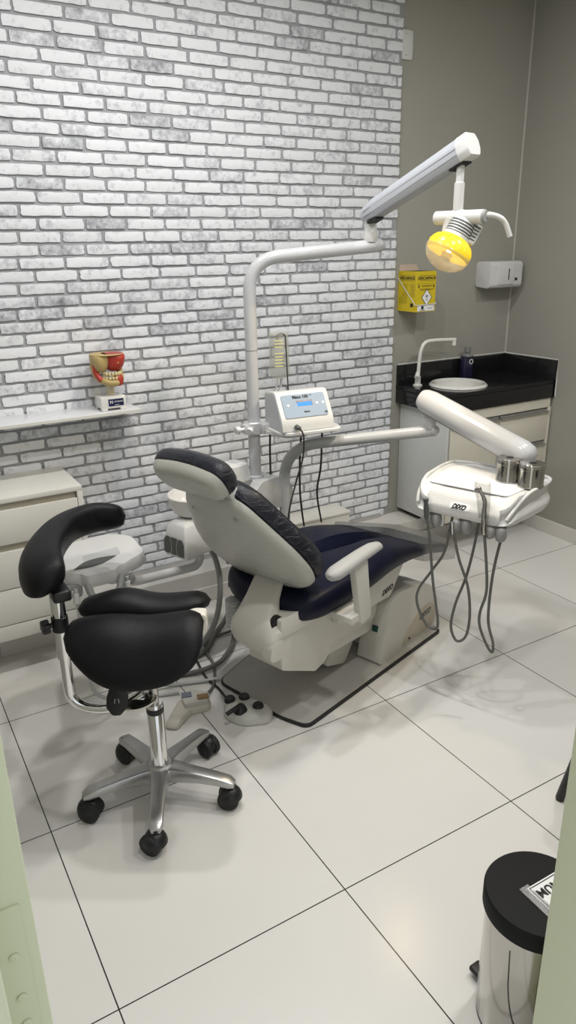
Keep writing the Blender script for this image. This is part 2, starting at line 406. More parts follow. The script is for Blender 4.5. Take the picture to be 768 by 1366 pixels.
# low ledge along the back wall with its tile skirting
struct('trim_1', prism(nb(), rpoly([(1.67, 0), (1.83, 0), (1.83, 0.15), (1.67, 0.15)], 0.004, 2), lambda a, b, c: V((c, a, b)), XL, XR-0.011), M['ledge'], label='low pale ledge running along the foot of the back wall')
struct('trim_2', box(nb(), (XL, YB-0.03, 0.15), (2.10, YB-0.010, 0.172), 0.003), M['alu'], label='thin metal strip where the bricks meet the ledge')
b = nb()
x = XL
for L in (0.42, 0.6, 0.6, 0.6, 0.6, 0.514): box(b, (x+0.001, 1.66, 0), (x+L-0.001, 1.67, 0.075), 0.0015, 1); x += L
struct('baseboard_back', b, M['skirt'], label='tile skirting on the front of the ledge')
b = nb(); y = 1.658
for L in (0.178, 0.6, 0.6, 0.6, 0.29): box(b, (XR-0.010, y-L+0.001, 0), (XR, y-0.001, 0.08), 0.0015, 1); y -= L
struct('baseboard_right', b, M['skirt'], label='tile skirting along the right wall')
struct('trim_6', prism(nb(), [(XR, YB), (XR-0.006, YB), (XR, YB-0.006)], lambda a, b, c: V((a, b, c)), 0.97, H), mat('corner_sealant', (0.42, 0.41, 0.38), 0.6), label='pale sealant line in the wall corner')
# pale green door frame the view passes through
dl = nb()
prism(dl, rpoly([(DL-0.09, -0.735), (DL-0.038, -0.735), (DL-0.038, -0.675), (DL, -0.675), (DL, -0.60), (DL-0.09, -0.60)], 0.003, 2), lambda a, b, c: V((a, b, c)), 0, DH)
dl = struct('trim_3', dl, M['green'], label='pale green left door jamb', smooth=True)
bd = nb(); tube(bd, [(DL-0.038, -0.737, 0), (DL-0.038, -0.737, DH)], 0.006, 10); part('door_stop_bead', bd, M['green'], dl)
sp = nb(); prism(sp, rpoly([(DL-0.035, 0.93), (DL-0.009, 0.93), (DL-0.009, 1.08), (DL-0.035, 1.08)], 0.003, 2), lambda a, b, c: V((a, -0.675-c, b)), 0, 0.0018)
sp = part('strike_plate', sp, M['green'], dl, 'overpainted strike plate with screws')
for z in (0.955, 0.985, 1.03): s = nb(); lathe(s, [(0, 0), (0.004, 0), (0.004, 0.0012), (0.0015, 0.002), (0, 0.001)], (DL-0.02, -0.677, z), (0, -1, 0), 12); part('screw', s, M['green'], sp)
dr = nb()
prism(dr, rpoly([(DR, -0.60), (DR+0.06, -0.60), (DR+0.06, -0.76), (DR+0.012, -0.76), (DR+0.012, -0.69), (DR, -0.69)], 0.003, 2), lambda a, b, c: V((a, b, c)), 0, DH)
struct('trim_4', dr, M['green'], label='pale green right door jamb', smooth=True)
struct('trim_5', box(nb(), (DL-0.09, -0.735, DH), (DR+0.06, -0.60, DH+0.06), 0.003), M['green'], label='pale green head of the door frame')

# ---------------------------------------------------------------- ceiling lights
LIGHTS = [(0.42, 0.85), (1.10, 0.85), (0.60, -0.15), (1.50, -0.15), (2.35, 0.10)]
first = None
for i, (x, y) in enumerate(LIGHTS):
    if first is None:
        t = thing('ceiling_light', 'round recessed ceiling light', 'ceiling light', (x, y, H), 0, 'recessed ceiling lights'); first = t
        part('trim_ring', lathe(nb(), [(0.055, -0.001), (0.075, -0.006), (0.078, 0), (0.055, 0)], (x, y, H), closed=False), M['plastic'], t)
        part('lens', lathe(nb(), [(0, -0.002), (0.054, -0.002), (0.054, -0.0005), (0, -0.0005)], (x, y, H)), M['lamp_lens'], t)
    else:
        t = first.copy(); C.objects.link(t); t.location = (x, y, H)
        for ch in first.children: c = ch.copy(); C.objects.link(c); c.parent = t
    l = bpy.data.lights.new('downlight', 'AREA'); l.shape = 'DISK'; l.size = 0.10; l.energy = (8.5, 7.5, 6.5, 8.0, 8.5)[i]; l.color = (1, 0.988, 0.97)
    lo = bpy.data.objects.new('downlight', l); C.objects.link(lo); lo.location = (x, y, H-0.012)

# ---------------------------------------------------------------- sink corner
YS = 1.46  # front of the counter
t = thing('sink_cabinet', 'cream sink cabinet with grey side panel under the black counter', 'cabinet', (2.6, 1.65, 0.18))
part('carcass', box(nb(), (2.245, YS+0.02, 0.18), (2.97, YB-0.005, 0.765), 0.002), M['sidewhite'], t)
part('side_panel', box(nb(), (2.228, YS, 0.18), (2.245, YB-0.005, 0.77), 0.0015), M['sidewhite'], t, 'grey white side panel')
part('face_frame', prism(nb(), [(2.245, 0.72), (2.965, 0.72), (2.965, 0.77), (2.245, 0.77)], lambda a, b, c: V((a, c, b)), YS, YS+0.02, 0.001, 1), M['cream'], t)
part('right_stile', box(nb(), (2.955, YS, 0.18), (2.975, YS+0.02, 0.72), 0.001), M['cream'], t)
def front(nm, x0, x1, z0, z1):
    d = part(nm, box(nb(), (x0, YS-0.002, z0), (x1, YS+0.018, z1-0.018), 0.0015), M['cream'], t)
    h = nb(); prism(h, rpoly([(YS-0.012, z1-0.02), (YS+0.012, z1-0.02), (YS+0.012, z1), (YS+0.004, z1), (YS+0.004, z1-0.008), (YS-0.012, z1-0.012)], 0.002, 2), lambda a, b, c: V((c, a, b)), x0, x1)
    part('profile_handle', h, M['alu'], d, 'aluminium profile handle'); return d
front('door', 2.252, 2.585, 0.19, 0.712)
for z0, z1 in ((0.54, 0.712), (0.365, 0.532), (0.19, 0.357)): front('drawer', 2.595, 2.952, z0, z1)
part('gap_block', box(nb(), (2.26, 1.675, 0.15), (2.96, 1.80, 0.181)), M['dark'], t, 'dark block painted as the shade of the gap under the cabinet')  # solid block whose near-black colour paints the shade of an open gap
# granite worktop with splashbacks
g = nb()
slab_hole(g, 2.195, 2.983, 1.452, YB-0.002, 0.846, 0.868, (2.447, 1.632), 0.137)
box(g, (2.195, 1.452, 0.772), (2.983, 1.472, 0.850), 0.002); box(g, (2.195, 1.452, 0.772), (2.215, YB-0.002, 0.850), 0.002)
box(g, (2.195, YB-0.022, 0.866), (2.983, YB-0.002, 0.968), 0.002); box(g, (2.963, 1.452, 0.772), (2.983, YB-0.002, 0.968), 0.002)
wt = solo('worktop', g, M['granite'], 'black granite worktop with upstands in the corner', 'worktop')
part('edge_sealant', tube(nb(), [(2.20, YB-0.004, 0.970), (2.98, YB-0.004, 0.970), (2.983, 1.455, 0.970), (2.983, 1.45, 0.775)], 0.0035, 8), M['plastic'], wt, 'white sealant line')
bs = thing('sink_basin', 'round white porcelain basin set in the black worktop', 'basin', (2.447, 1.63, 0.868))
part('basin_rim', lathe(nb(), [(0.118, -0.002), (0.128, 0.010), (0.138, 0.012), (0.147, 0.006), (0.150, 0.0), (0.118, -0.002)], (2.447, 1.632, 0.869), seg=48, closed=False), M['china'], bs)
part('bowl', lathe(nb(), [(0.120, 0.003), (0.116, -0.020), (0.100, -0.060), (0.06, -0.085), (0, -0.090), (0, -0.096), (0.064, -0.091), (0.106, -0.064), (0.123, -0.02), (0.126, 0.0)], (2.447, 1.632, 0.8705), seg=48, closed=False), M['china'], bs)
part('drain', lathe(nb(), [(0.016, 0), (0.014, 0.002), (0.0, 0.001)], (2.447, 1.632, 0.781), seg=20), M['chrome'], bs)
f = thing('faucet', 'white swan neck faucet beside the round basin', 'faucet', (2.262, 1.735, 0.868))
fx, fy = 2.262, 1.735
part('base', lathe(nb(), [(0, 0), (0.024, 0), (0.024, 0.006), (0.015, 0.010), (0.014, 0.05), (0, 0.052)], (fx, fy, 0.868)), M['china'], f)
part('spout', tube(nb(), spline([(fx, fy, 0.91), (fx+0.004, fy, 0.98), (fx+0.012, fy, 1.045), (fx+0.04, fy, 1.085), (fx+0.10, fy-0.006, 1.092), (fx+0.225, fy-0.02, 1.088)], 6), 0.0095, 12), M['china'], f)
part('nozzle', cyl(nb(), (fx+0.218, fy-0.019, 1.095), (fx+0.218, fy-0.019, 1.058), 0.011, 0.012, 16, 0.002), M['china'], f)
part('lever_handle', cyl(nb(), (fx-0.004, fy-0.004, 0.935), (fx-0.030, fy-0.028, 0.915), 0.012, 0.014, 16, 0.003), M['china'], f)
sb = thing('soap_bottle', 'violet liquid bottle with grey cap at the granite upstand', 'bottle', (2.638, 1.775, 0.868))
part('bottle_body', prism(nb(), rpoly([(2.603, 1.755), (2.673, 1.755), (2.673, 1.795), (2.603, 1.795)], 0.012), lambda a, b, c: V((a, b, c)), 0.868, 0.985, 0.006), M['soap'], sb)
part('bottle_neck', lathe(nb(), [(0.030, 0), (0.022, 0.012), (0.012, 0.016), (0.012, 0.024)], (2.638, 1.775, 0.983)), M['cap'], sb)
part('cap', cyl(nb(), (2.638, 1.775, 1.003), (2.638, 1.775, 1.035), 0.017, 0.016, 20, 0.002), M['cap'], sb)
part('label_ring', lathe(nb(), [(0.014, 0), (0.014, 0.001), (0.010, 0.001), (0.010, 0)], (2.650, 1.7545, 0.955), (0, -1, 0), 24, closed=False), M['white'], sb, 'white ring printed on the bottle')
# dispenser
ds = thing('paper_towel_dispenser', 'white paper towel dispenser on the wall right of the sink', 'dispenser', (2.83, 1.83, 1.337))
pf = rpoly([(1.829, 1.340), (1.735, 1.332), (1.722, 1.345), (1.722, 1.455), (1.740, 1.468), (1.829, 1.466)], 0.02)
part('cover', prism(nb(), pf, lambda a, b, c: V((c, a, b)), 2.712, 2.945, 0.008, 3), M['plastic'], ds)
part('front_panel', prism(nb(), rpoly([(2.765, 1.350), (2.885, 1.350), (2.885, 1.452), (2.765, 1.452)], 0.010), lambda a, b, c: V((a, c, b)), 1.7165, 1.726, 0.002), M['plastic'], ds)
part('level_window', box(nb(), (2.838, 1.7155, 1.372), (2.845, 1.7185, 1.430), 0.001), M['ink'], ds, 'dark slot window')
part('label_sticker', box(nb(), (2.893, 1.7208, 1.368), (2.911, 1.7225, 1.382)), M['ink'], ds, 'small black label')
# sharps box
sx0, sx1, sy0, sy1, sz0, sz1 = 2.187, 2.312, 1.69, 1.8295, 1.243, 1.434
sh = thing('sharps_box', 'yellow cardboard sharps box on the wall beside the bricks', 'box', (2.25, 1.75, sz0))
part('carton', box(nb(), (sx0, sy0, sz0), (sx1, sy1, sz1), 0.001, 1), M['sharps'], sh)
flap = nb(); prism(flap, [(sx0, 0), (sx1, 0), (sx1-0.012, 0.03), (sx0+0.008, 0.03)], lambda a, b, c: V((a, sy1-0.004+c+b*0.1, sz1+b)), 0, 0.0015)
part('raised_flap', flap, M['sharpin'], sh, 'bare brown raised flap')
part('opening', box(nb(), (sx0+0.012, sy0+0.012, sz1-0.001), (sx1-0.012, sy1-0.02, sz1+0.0006)), M['ink'], sh, 'dark top opening')
FR = lambda x, y, z: V((x, sy0-0.0004-z, y)); LF = lambda x, y, z: V((sx0-0.0004-z, x, y))
part('lettering', textmesh('DESCARPACK', 0.0185, lambda x, y, z: FR((sx0+sx1)/2+0.003+x, 1.401+y, z), bold=0.0006), M['ink'], sh, 'black word DESCARPACK')
part('lettering', textmesh('DESCARPACK', 0.0185, lambda x, y, z: LF((sy0+sy1)/2-x, 1.401+y, z), bold=0.0006), M['ink'], sh, 'black word DESCARPACK')
pr = nb()
for zz in (1.413, 1.389): box(pr, (sx0+0.018, sy0-0.0008, zz), (sx1-0.012, sy0+0.001, zz+0.0012)); box(pr, (sx0-0.0008, sy0+0.012, zz), (sx0+0.001, sy1-0.012, zz+0.0012))
box(pr, (sx0, sy0-0.0006, 1.376), (sx1, sy0+0.001, 1.3766))
for zz, a, bb in ((1.367, 0.03, 0.022), (1.362, 0.036, 0.03), (1.350, 0.022, 0.014), (1.345, 0.03, 0.03)): box(pr, (sx0+a, sy0-0.0008, zz), (sx1-bb, sy0+0.001, zz+0.0018))
for xx in (sx0+0.016, sx1-0.014): box(pr, (xx-0.003, sy0-0.0008, 1.357), (xx+0.003, sy0+0.001, 1.371))
for k in range(14):
    zz = 1.372-k*0.0068; box(pr, (sx0-0.0008, sy0+0.068, zz), (sx0+0.001, sy1-0.012, zz+0.001)) if k > 8 else [box(pr, (sx0-0.0008, a, zz), (sx0+0.001, a+random.uniform(.025, .045), zz+0.001)) for a in (sy0+0.012, sy0+0.066)]
box(pr, (sx0-0.0008, sy0+0.020, 1.266), (sx0+0.001, sy0+0.040, 1.284), 0.0003)
part('small_print', pr, M['ink'], sh, 'black rules and fine print')
dm = lambda r: [(2.252+0.003, 1.311-r*1.25), (2.255+r, 1.311), (2.255, 1.311+r*1.25), (2.255-r, 1.311)]
part('hazard_diamond', prism(nb(), dm(0.033), lambda a, b, c: FR(a, b, c), 0, 0.0004), M['ink'], sh, 'black bordered warning diamond')
part('diamond_field', prism(nb(), dm(0.029), lambda a, b, c: FR(a, b, c), 0, 0.0008), M['white'], sh)
bh = nb()
for a in (90, 210, 330):
    r_ = math.radians(a); cx, cz = 2.255+0.0062*math.cos(r_), 1.316+0.0062*math.sin(r_)
    for k in range(10):
        a0 = r_+math.radians(60+24*k); a1 = a0+math.radians(24); a0 -= 0; 
        prism(bh, [(cx+0.0062*math.cos(a0), cz+0.0062*math.sin(a0)), (cx+0.0062*math.cos(a1), cz+0.0062*math.sin(a1)), (cx+0.0036*math.cos(a1), cz+0.0036*math.sin(a1)), (cx+0.0036*math.cos(a0), cz+0.0036*math.sin(a0))], lambda p, q, c: FR(p, q, c), 0, 0.0012)
box(bh, (2.249, sy0-0.0016, 1.2975), (2.261, sy0+0.0, 1.3005))
part('hazard_symbol', bh, M['ink'], sh, 'black biohazard symbol')
part('white_patch', box(nb(), (sx0+0.012, sy0-0.0012, sz0+0.004), (sx1-0.006, sy0, sz0+0.031)), M['white'], sh, 'white printed patch')
for a_, b_ in (((sx0+0.035, sy0-0.0018, sz0+0.013), (sx0+0.050, sy0, sz0+0.028)), ((sx0+0.028, sy0-0.0018, sz0+0.007), (sx0+0.058, sy0, sz0+0.010)), ((sx0+0.078, sy0-0.0018, sz0+0.015), (sx0+0.105, sy0, sz0+0.017)), ((sx1-0.014, sy0-0.0018, sz0+0.021), (sx1-0.010, sy0, sz0+0.025))):
    part('patch_print', box(nb(), a_, b_), M['ink'], sh)
hw = nb(); z_ = sz0+0.032
tube(hw, bend([(sx0-0.002, YB-0.001, 1.40), (sx0-0.004, sy0-0.003, z_), (sx1+0.004, sy0-0.003, z_+0.004), (sx1+0.004, YB-0.001, 1.40)], 0.006, 3), 0.0022, 8)
solo('wire_holder', hw, M['plastic'], 'white wire holder carrying the yellow sharps box', 'holder')
# wall plate cut by the brick facing
pl = nb(); prism(pl, rpoly([(2.13, 2.345), (2.219, 2.345), (2.219, 2.462), (2.13, 2.462)], 0.014), lambda a, b, c: V((a, c, b)), 1.822, 1.8295, 0.002)
wp = solo('wall_plate', pl, M['plastic'], 'white blank plate high on the wall at the brick edge', 'wall plate')
for z in (2.362, 2.446): part('screw', lathe(nb(), [(0, 0), (0.003, 0), (0.002, 0.001), (0, 0.001)], (2.178, 1.822, z), (0, -1, 0), 10), M['grey'], wp)

# ---------------------------------------------------------------- left side: drawers, shelf, model
yf = 1.50
dc = thing('drawer_cabinet', 'white three drawer cabinet below the shelf on the left', 'cabinet', (0.04, 1.66, 0.15))
cb = nb(); box(cb, (XL+0.01, yf+0.016, 0.165), (0.400, YB-0.02, 0.70)); part('carcass', cb, M['recess'], dc)
part('top_panel', box(nb(), (XL+0.01, yf, 0.699), (0.424, YB-0.018, 0.718), 0.0015), M['offwhite'], dc)
part('side_panel', box(nb(), (0.404, yf, 0.152), (0.424, YB-0.018, 0.699), 0.0015), M['offwhite'], dc)
for z0, z1 in ((0.540, 0.672), (0.363, 0.512), (0.217, 0.359)): part('drawer_front', box(nb(), (XL+0.012, yf, z0), (0.402, yf+0.018, z1), 0.0015), M['offwhite'], dc)
part('bottom_rail', box(nb(), (XL+0.012, yf, 0.152), (0.402, yf+0.016, 0.213), 0.0015), M['offwhite'], dc)
part('underside', box(nb(), (XL+0.012, yf+0.016, 0.152), (0.402, YB-0.02, 0.166)), M['offwhite'], dc)
sf = solo('wall_shelf', box(nb(), (XL, 1.64, 0.938), (0.731, YB-0.012, 0.950), 0.001), M['shelf'], 'long white wall shelf across the bricks', 'shelf')
part('edge_band', box(nb(), (XL, 1.6388, 0.9385), (0.731, 1.6402, 0.9495)), M['offwhite'], sf)
# jaw model
jx, jy, jz = 0.632, 1.715, 0.9505
jm = thing('jaw_model', 'anatomical jaw model in red and bone colour on a white stand', 'anatomical model', (jx, jy, jz))
st = nb(); box(st, (jx-0.052, jy-0.045, jz+0.008), (jx+0.052, jy+0.045, jz+0.056), 0.006)
for sxx in (-1, 1):
    for syy in (-1, 1): box(st, (jx+sxx*0.038-0.012, jy+syy*0.032-0.012, jz), (jx+sxx*0.038+0.012, jy+syy*0.032+0.012, jz+0.012), 0.002)
part('stand', st, M['china'], jm)
part('name_label', box(nb(), (jx-0.022, jy-0.0462, jz+0.018), (jx+0.040, jy-0.0445, jz+0.046)), M['navyink'], jm, 'navy label with white lettering')
LBL = lambda ox, oz: (lambda x, y, z: V((jx+ox+x, jy-0.0464-z, jz+oz+y)))
part('lettering', textmesh('NEODENT', 0.008, LBL(0.019, 0.035), shear=0.2), M['white'], jm); part('lettering', textmesh('N', 0.017, LBL(-0.010, 0.034), bold=0.0003), M['white'], jm); part('lettering', textmesh('implantes', 0.005, LBL(0.012, 0.023)), M['white'], jm)
part('pillar', lathe(nb(), [(0, 0), (0.020, 0), (0.016, 0.004), (0.015, 0.055), (0.019, 0.07), (0, 0.072)], (jx+0.004, jy, jz+0.054), seg=24), M['stem'], jm)
cz = jz+0.190
def half(sign):
    bm = nb()
    def fn(p):
        z = max(-0.04, min(0.031, p.z)); return V((p.x*(1+0.25*(z/0.04)), p.y*(1+0.15*(z/0.04)), z))
    blob(bm, (jx+0.004+(0.020 if sign > 0 else -0.034), jy-0.002, cz), ((0.044 if sign > 0 else 0.032), 0.05, 0.041), 0.75, fn, 28, 16); return bm
part('skull_half_muscle', half(1), M['red'], jm, 'red muscle side')
part('skull_half_bone', half(-1), M['ivory'], jm, 'bone coloured side')
part('skull_rim', lathe(nb(), [(0.01, 0.001), (0.065, 0.001), (0.067, 0.002), (0.065, 0.0035), (0.01, 0.0035)], (jx+0.002, jy, cz+0.027), seg=32, closed=False), M['ivory'], jm)
mb = nb(); tube(mb, spline([(jx-0.052, jy+0.02, cz-0.01), (jx-0.046, jy+0.0, cz-0.055), (jx-0.018, jy-0.036, cz-0.078), (jx+0.015, jy-0.046, cz-0.082), (jx+0.046, jy-0.02, cz-0.070), (jx+0.05, jy+0.02, cz-0.02)], 6), 0.0135, 12, flat=(1.1, 0.9))
part('mandible', mb, M['ivory'], jm, 'bone coloured lower jaw')
blm = nb(); blob(blm, (jx+0.028, jy-0.036, cz-0.072), (0.022, 0.018, 0.024), 0.8); tube(blm, spline([(jx-0.05, jy-0.012, cz-0.005), (jx-0.05, jy-0.012, cz-0.04), (jx-0.036, jy-0.03, cz-0.07)], 5), 0.011, 10)
part('jaw_muscle', blm, M['red'], jm, 'red muscle on the lower jaw')
th = nb()
for k in range(8):
    a = math.radians(200+20*k); 
    for zz, hh in ((cz-0.045, 0.008), (cz-0.062, 0.007)): blob(th, (jx+0.012+0.036*math.cos(a), jy-0.012+0.040*math.sin(a), zz), (0.0055, 0.005, hh), 0.7, None, 10, 8)
part('teeth', th, M['tooth'], jm, 'two rows of teeth')
cv = nb()
for a, bb in (((jx-0.040, jy-0.040, cz+0.0), (0.013, 0.010, 0.012)), ((jx+0.030, jy-0.047, cz-0.0), (0.008, 0.005, 0.008))): cv = nb(); blob(cv, a, bb, 1, None, 14, 8); part('bone_window', cv, M['ivory'], jm)
for a_, b_ in (((jx-0.018, jy-0.02, jz+0.108), (jx-0.008, jy-0.008, jz+0.122)), ((jx+0.014, jy-0.02, jz+0.110), (jx+0.026, jy-0.008, jz+0.124))): part('hinge_screw', box(nb(), a_, b_, 0.002), M['black'], jm)

# ---------------------------------------------------------------- dental chair
ANG = math.atan2(0.309, 0.951); CO = V((0.83, 0.833, 0))
MC = Matrix.Translation(CO) @ Matrix.Rotation(ANG, 4, 'Z')
c = lambda u, v, z: MC @ V((u, v, z))       # u towards the feet, v towards the wall, z up
uz = lambda a, b, d: c(a, d, b)              # polygons drawn in the (u, z) side view
ch = thing('dental_chair', 'reclining dental chair with navy upholstery and cream base', 'dental chair', tuple(CO), ANG)
po = rpoly([(-0.03, -0.225), (0.845, -0.235), (0.845, 0.235), (0.32, 0.26), (0.16, 0.25), (-0.035, 0.21), (-0.05, -0.12)], [0.03, 0.03, 0.03, 0.05, 0.05, 0.04, 0.03])
bp = part('base_plate', pillow(nb(), po, [(0.004, 0.004), (0.004, 0.014), (0.008, 0.016)], lambda x, y, d: c(x, y, d)), M['baseplate'], ch, 'grey floor plate')
part('rubber_edge', pillow(nb(), po, [(0, 0.0005), (-0.004, 0.002), (-0.004, 0.011), (0.002, 0.0125)], lambda x, y, d: c(x, y, d)), M['rubber'], bp, 'black rubber edging')
# motor tower
tw = rpoly([(0.432, 0.016), (0.842, 0.016), (0.865, 0.13), (0.815, 0.225), (0.72, 0.268), (0.545, 0.292), (0.490, 0.262)], [0.02, 0.02, 0.06, 0.06, 0.06, 0.03, 0.03])
tower = part('motor_housing', prism(nb(), tw, uz, -0.205, -0.095, 0.024, 4), M['bone'], ch)
part('rear_housing', prism(nb(), rpoly([(0.50, 0.016), (0.835, 0.016), (0.85, 0.13), (0.80, 0.235), (0.56, 0.262)], 0.03), uz, -0.13, 0.17, 0.015, 3), M['bone'], ch)
part('rocker_switch', box(nb(), (-0.012, -0.003, -0.012), (0.012, 0.003, 0.012), 0.001, 2, MC @ Matrix.Translation((0.4605, -0.160, 0.155)) @ Matrix.Rotation(math.radians(-76.5), 4, 'Y') @ Matrix.Rotation(PI/2, 4, 'X')), M['switch'], tower, 'dark green rocker switch')
BD = lambda u0, z0, v, rot=0.0, s=1.0: (lambda x, y, z: c(u0+(x*math.cos(rot)-y*math.sin(rot)), v-z, z0+(x*math.sin(rot)+y*math.cos(rot))))
cvp = rpoly([(0.575, 0.03), (0.83, 0.03), (0.845, 0.11), (0.80, 0.155), (0.70, 0.145), (0.64, 0.11)], 0.03)
part('side_cover', prism(nb(), cvp, uz, -0.2065, -0.19, 0.001), mat('tan_cover', (0.47, 0.415, 0.33), 0.45), tower, 'tan side cover')
part('badge_lettering', textmesh('DIXO', 0.034, BD(0.755, 0.115, -0.2072, 0.06), shear=0.35, bold=0.001), M['dgrey'], tower, 'dark slanted lettering')
part('pedal_screw', lathe(nb(), [(0, 0), (0.006, 0), (0.004, 0.004), (0, 0.004)], c(0.64, -0.2065, 0.05), MC.to_3x3() @ V((0, -1, 0)), 12), M['black'], tower)
# lifting body
part('lift_arm', prism(nb(), rpoly([(0.06, 0.17), (0.44, 0.15), (0.50, 0.28), (0.42, 0.33), (0.10, 0.33)], 0.02), uz, -0.150, 0.13, 0.01), M['bone'], ch)
part('lift_arm_cover', prism(nb(), rpoly([(0.10, 0.205), (0.46, 0.205), (0.49, 0.31), (0.10, 0.31)], 0.01), uz, -0.158, 0.135, 0.006), M['bone'], ch)
part('foot_link', prism(nb(), rpoly([(0.24, 0.06), (0.36, 0.02), (0.42, 0.10), (0.30, 0.18)], 0.02), uz, -0.09, 0.08, 0.008), M['bone'], ch)
part('under_body_core', prism(nb(), rpoly([(0.06, 0.20), (0.22, 0.24), (0.23, 0.40), (0.06, 0.40)], 0.01), uz, -0.03, 0.15, 0.008), M['bone'], ch)
fb = rpoly([(-0.10, 0.245), (0.075, 0.158), (0.135, 0.175), (0.215, 0.29), (0.235, 0.385), (-0.10, 0.40)], [0.012, 0.008, 0.02, 0.05, 0.01, 0.01])
part('under_body', prism(nb(), fb, uz, -0.175, -0.03, 0.008, 3), M['bone'], ch)
part('under_body_collar', prism(nb(), rpoly([(-0.106, 0.37), (0.20, 0.36), (0.225, 0.435), (-0.106, 0.435)], 0.008), uz, -0.182, -0.025, 0.006), M['bone'], ch)
for s, v0, v1 in ((1, -0.20, -0.175), (-1, 0.165, 0.19)):
    r_ = part('side_rail', prism(nb(), rpoly([(0.165, 0.315), (0.20, 0.305), (0.49, 0.295), (0.505, 0.305), (0.60, 0.425), (0.19, 0.43)], 0.006), uz, v0, v1, 0.004), M['bone'], ch)
    if s == 1: part('badge_lettering', textmesh('DIXO', 0.028, BD(0.475, 0.328, -0.2008, 0.12), shear=0.4, bold=0.0008), M['ink'], r_, 'black slanted lettering')
part('seat_plate', prism(nb(), rpoly([(0.0, 0.405), (0.55, 0.40), (0.60, 0.425), (0.0, 0.43)], 0.004), uz, -0.17, 0.17, 0.003), M['black'], ch, 'black plate under the seat')
# seat cushion, breaking down at the knee
def ztop(u): return sum(ztop0(u+k*0.015) for k in range(-6, 7))/13
def ztop0(u):
    P = [(-0.2, .46), (0.0, .475), (0.2, .495), (0.45, .497), (0.62, .462), (0.85, .388), (1.1, .31)]
    for (a, za), (b, zb) in zip(P, P[1:]):
        if u <= b: t = (u-a)/(b-a); return za+(zb-za)*t
    return P[-1][1]
def zbot(u): return ztop(u) - (0.092 if u < 0.3 else max(0.045, 0.092-(u-0.3)*0.09))
so = rpoly([(-0.065, -0.13), (0.02, -0.235), (0.30, -0.255), (0.55, -0.225), (0.80, -0.185), (1.015, -0.165), (1.03, 0.0), (1.015, 0.165), (0.80, 0.185), (0.55, 0.225), (0.30, 0.255), (0.03, 0.215), (-0.045, 0.10)], [.06, .10, .15, .2, .2, .05, .05, .05, .2, .2, .15, .10, .06], 6)
def seat_ring(bm, outline, e, top, bot, steps):
    n = len(outline); rings = []
    cx, cy = 0.45, 0.0
    seq = [(k, 0) for k in range(steps)]
    def R(ins, f):
        out = []
        for x, y in outline:
            sx = 1-ins/0.55; sy = 1-ins/0.25; X, Y = cx+(x-cx)*sx, cy+(y-cy)*sy
            zt, zb = top(X), bot(X); out.append(c(X, Y, zb+(zt-zb)*f))
        return out
    for ins, f in ((0.20, 0), (0.10, 0), (0.035, 0.0), (0.014, 0.07), (0.003, 0.25), (0, 0.5), (0.004, 0.72), (0.014, 0.88), (0.032, 0.97), (0.06, 1.0), (0.10, 1.0), (0.15, 0.995), (0.19, 0.99)): rings.append(R(ins, f))
    return loft(bm, rings)
part('seat_cushion', seat_ring(nb(), so, 0, ztop, zbot, 0), M['navy'], ch, 'navy seat and leg rest cushion')
fo = rpoly([(0.72, -0.205), (1.02, -0.190), (1.075, -0.16), (1.085, 0.16), (1.02, 0.190), (0.66, 0.215)], 0.03)
def cover_pt(x, y, d): return c(x, y, ztop(x)-0.055+d)
part('foot_cover', pillow(nb(), fo, [(0.0, -0.012), (-0.002, 0.04), (0.006, 0.062)], cover_pt), M['film'], ch, 'clear plastic foot cover')
# backrest
top_s = V((-0.212, 0, 0.868)); D = V((0.575, 0, -0.818)).normalized(); NF = V((0.818, 0, 0.575)).normalized()   # down the back, out of its front
def bk(s_, v, d): p = top_s + D*(s_*(1+0.22*v)) + NF*d; return c(p.x, v, p.z)
half_o = [(0.0, 0.0), (0.0, 0.085), (0.035, 0.135), (0.12, 0.178), (0.235, 0.235), (0.325, 0.256), (0.41, 0.235), (0.465, 0.165), (0.49, 0.06)]
bo = half_o + [(a, -b) for a, b in half_o[::-1] if b > 0]
bo_s = rpoly(bo[1:], 0.07, 5)
def dome(outline, t0, prof, curve):
    bm = nb()
    def fn(x, y, d): return bk(x, y, d - curve*(1-(y/0.26)**2)*0.0 )
    return pillow(bm, outline, prof, fn, ctr=(0.26, 0))
part('backrest_shell', dome(bo_s, 0, [(0.22, -0.052), (0.16, -0.050), (0.09, -0.044), (0.035, -0.034), (0.012, -0.026), (0.003, -0.016), (0, -0.004), (0.004, 0.0)], 0), M['shellwrap'], ch, 'pale backrest shell under plastic film')
part('backrest_cushion', dome([(x*1.0-0.004, y*1.02) for x, y in bo_s], 0, [(0.02, -0.002), (0.002, 0.004), (-0.004, 0.02), (-0.002, 0.042), (0.010, 0.060), (0.04, 0.070), (0.10, 0.066), (0.19, 0.06)], 0), M['navywrap'], ch, 'navy backrest cushion wrapped in plastic film')
scr = nb()
for s_, v in ((0.07, -0.095), (0.07, 0.095), (0.42, -0.13), (0.40, 0.16)): lathe(scr, [(0, 0), (0.006, 0), (0.005, 0.003), (0, 0.002)], bk(s_, v, -0.040), MC.to_3x3() @ -NF, 10)
part('shell_screws', scr, M['grey'], ch)
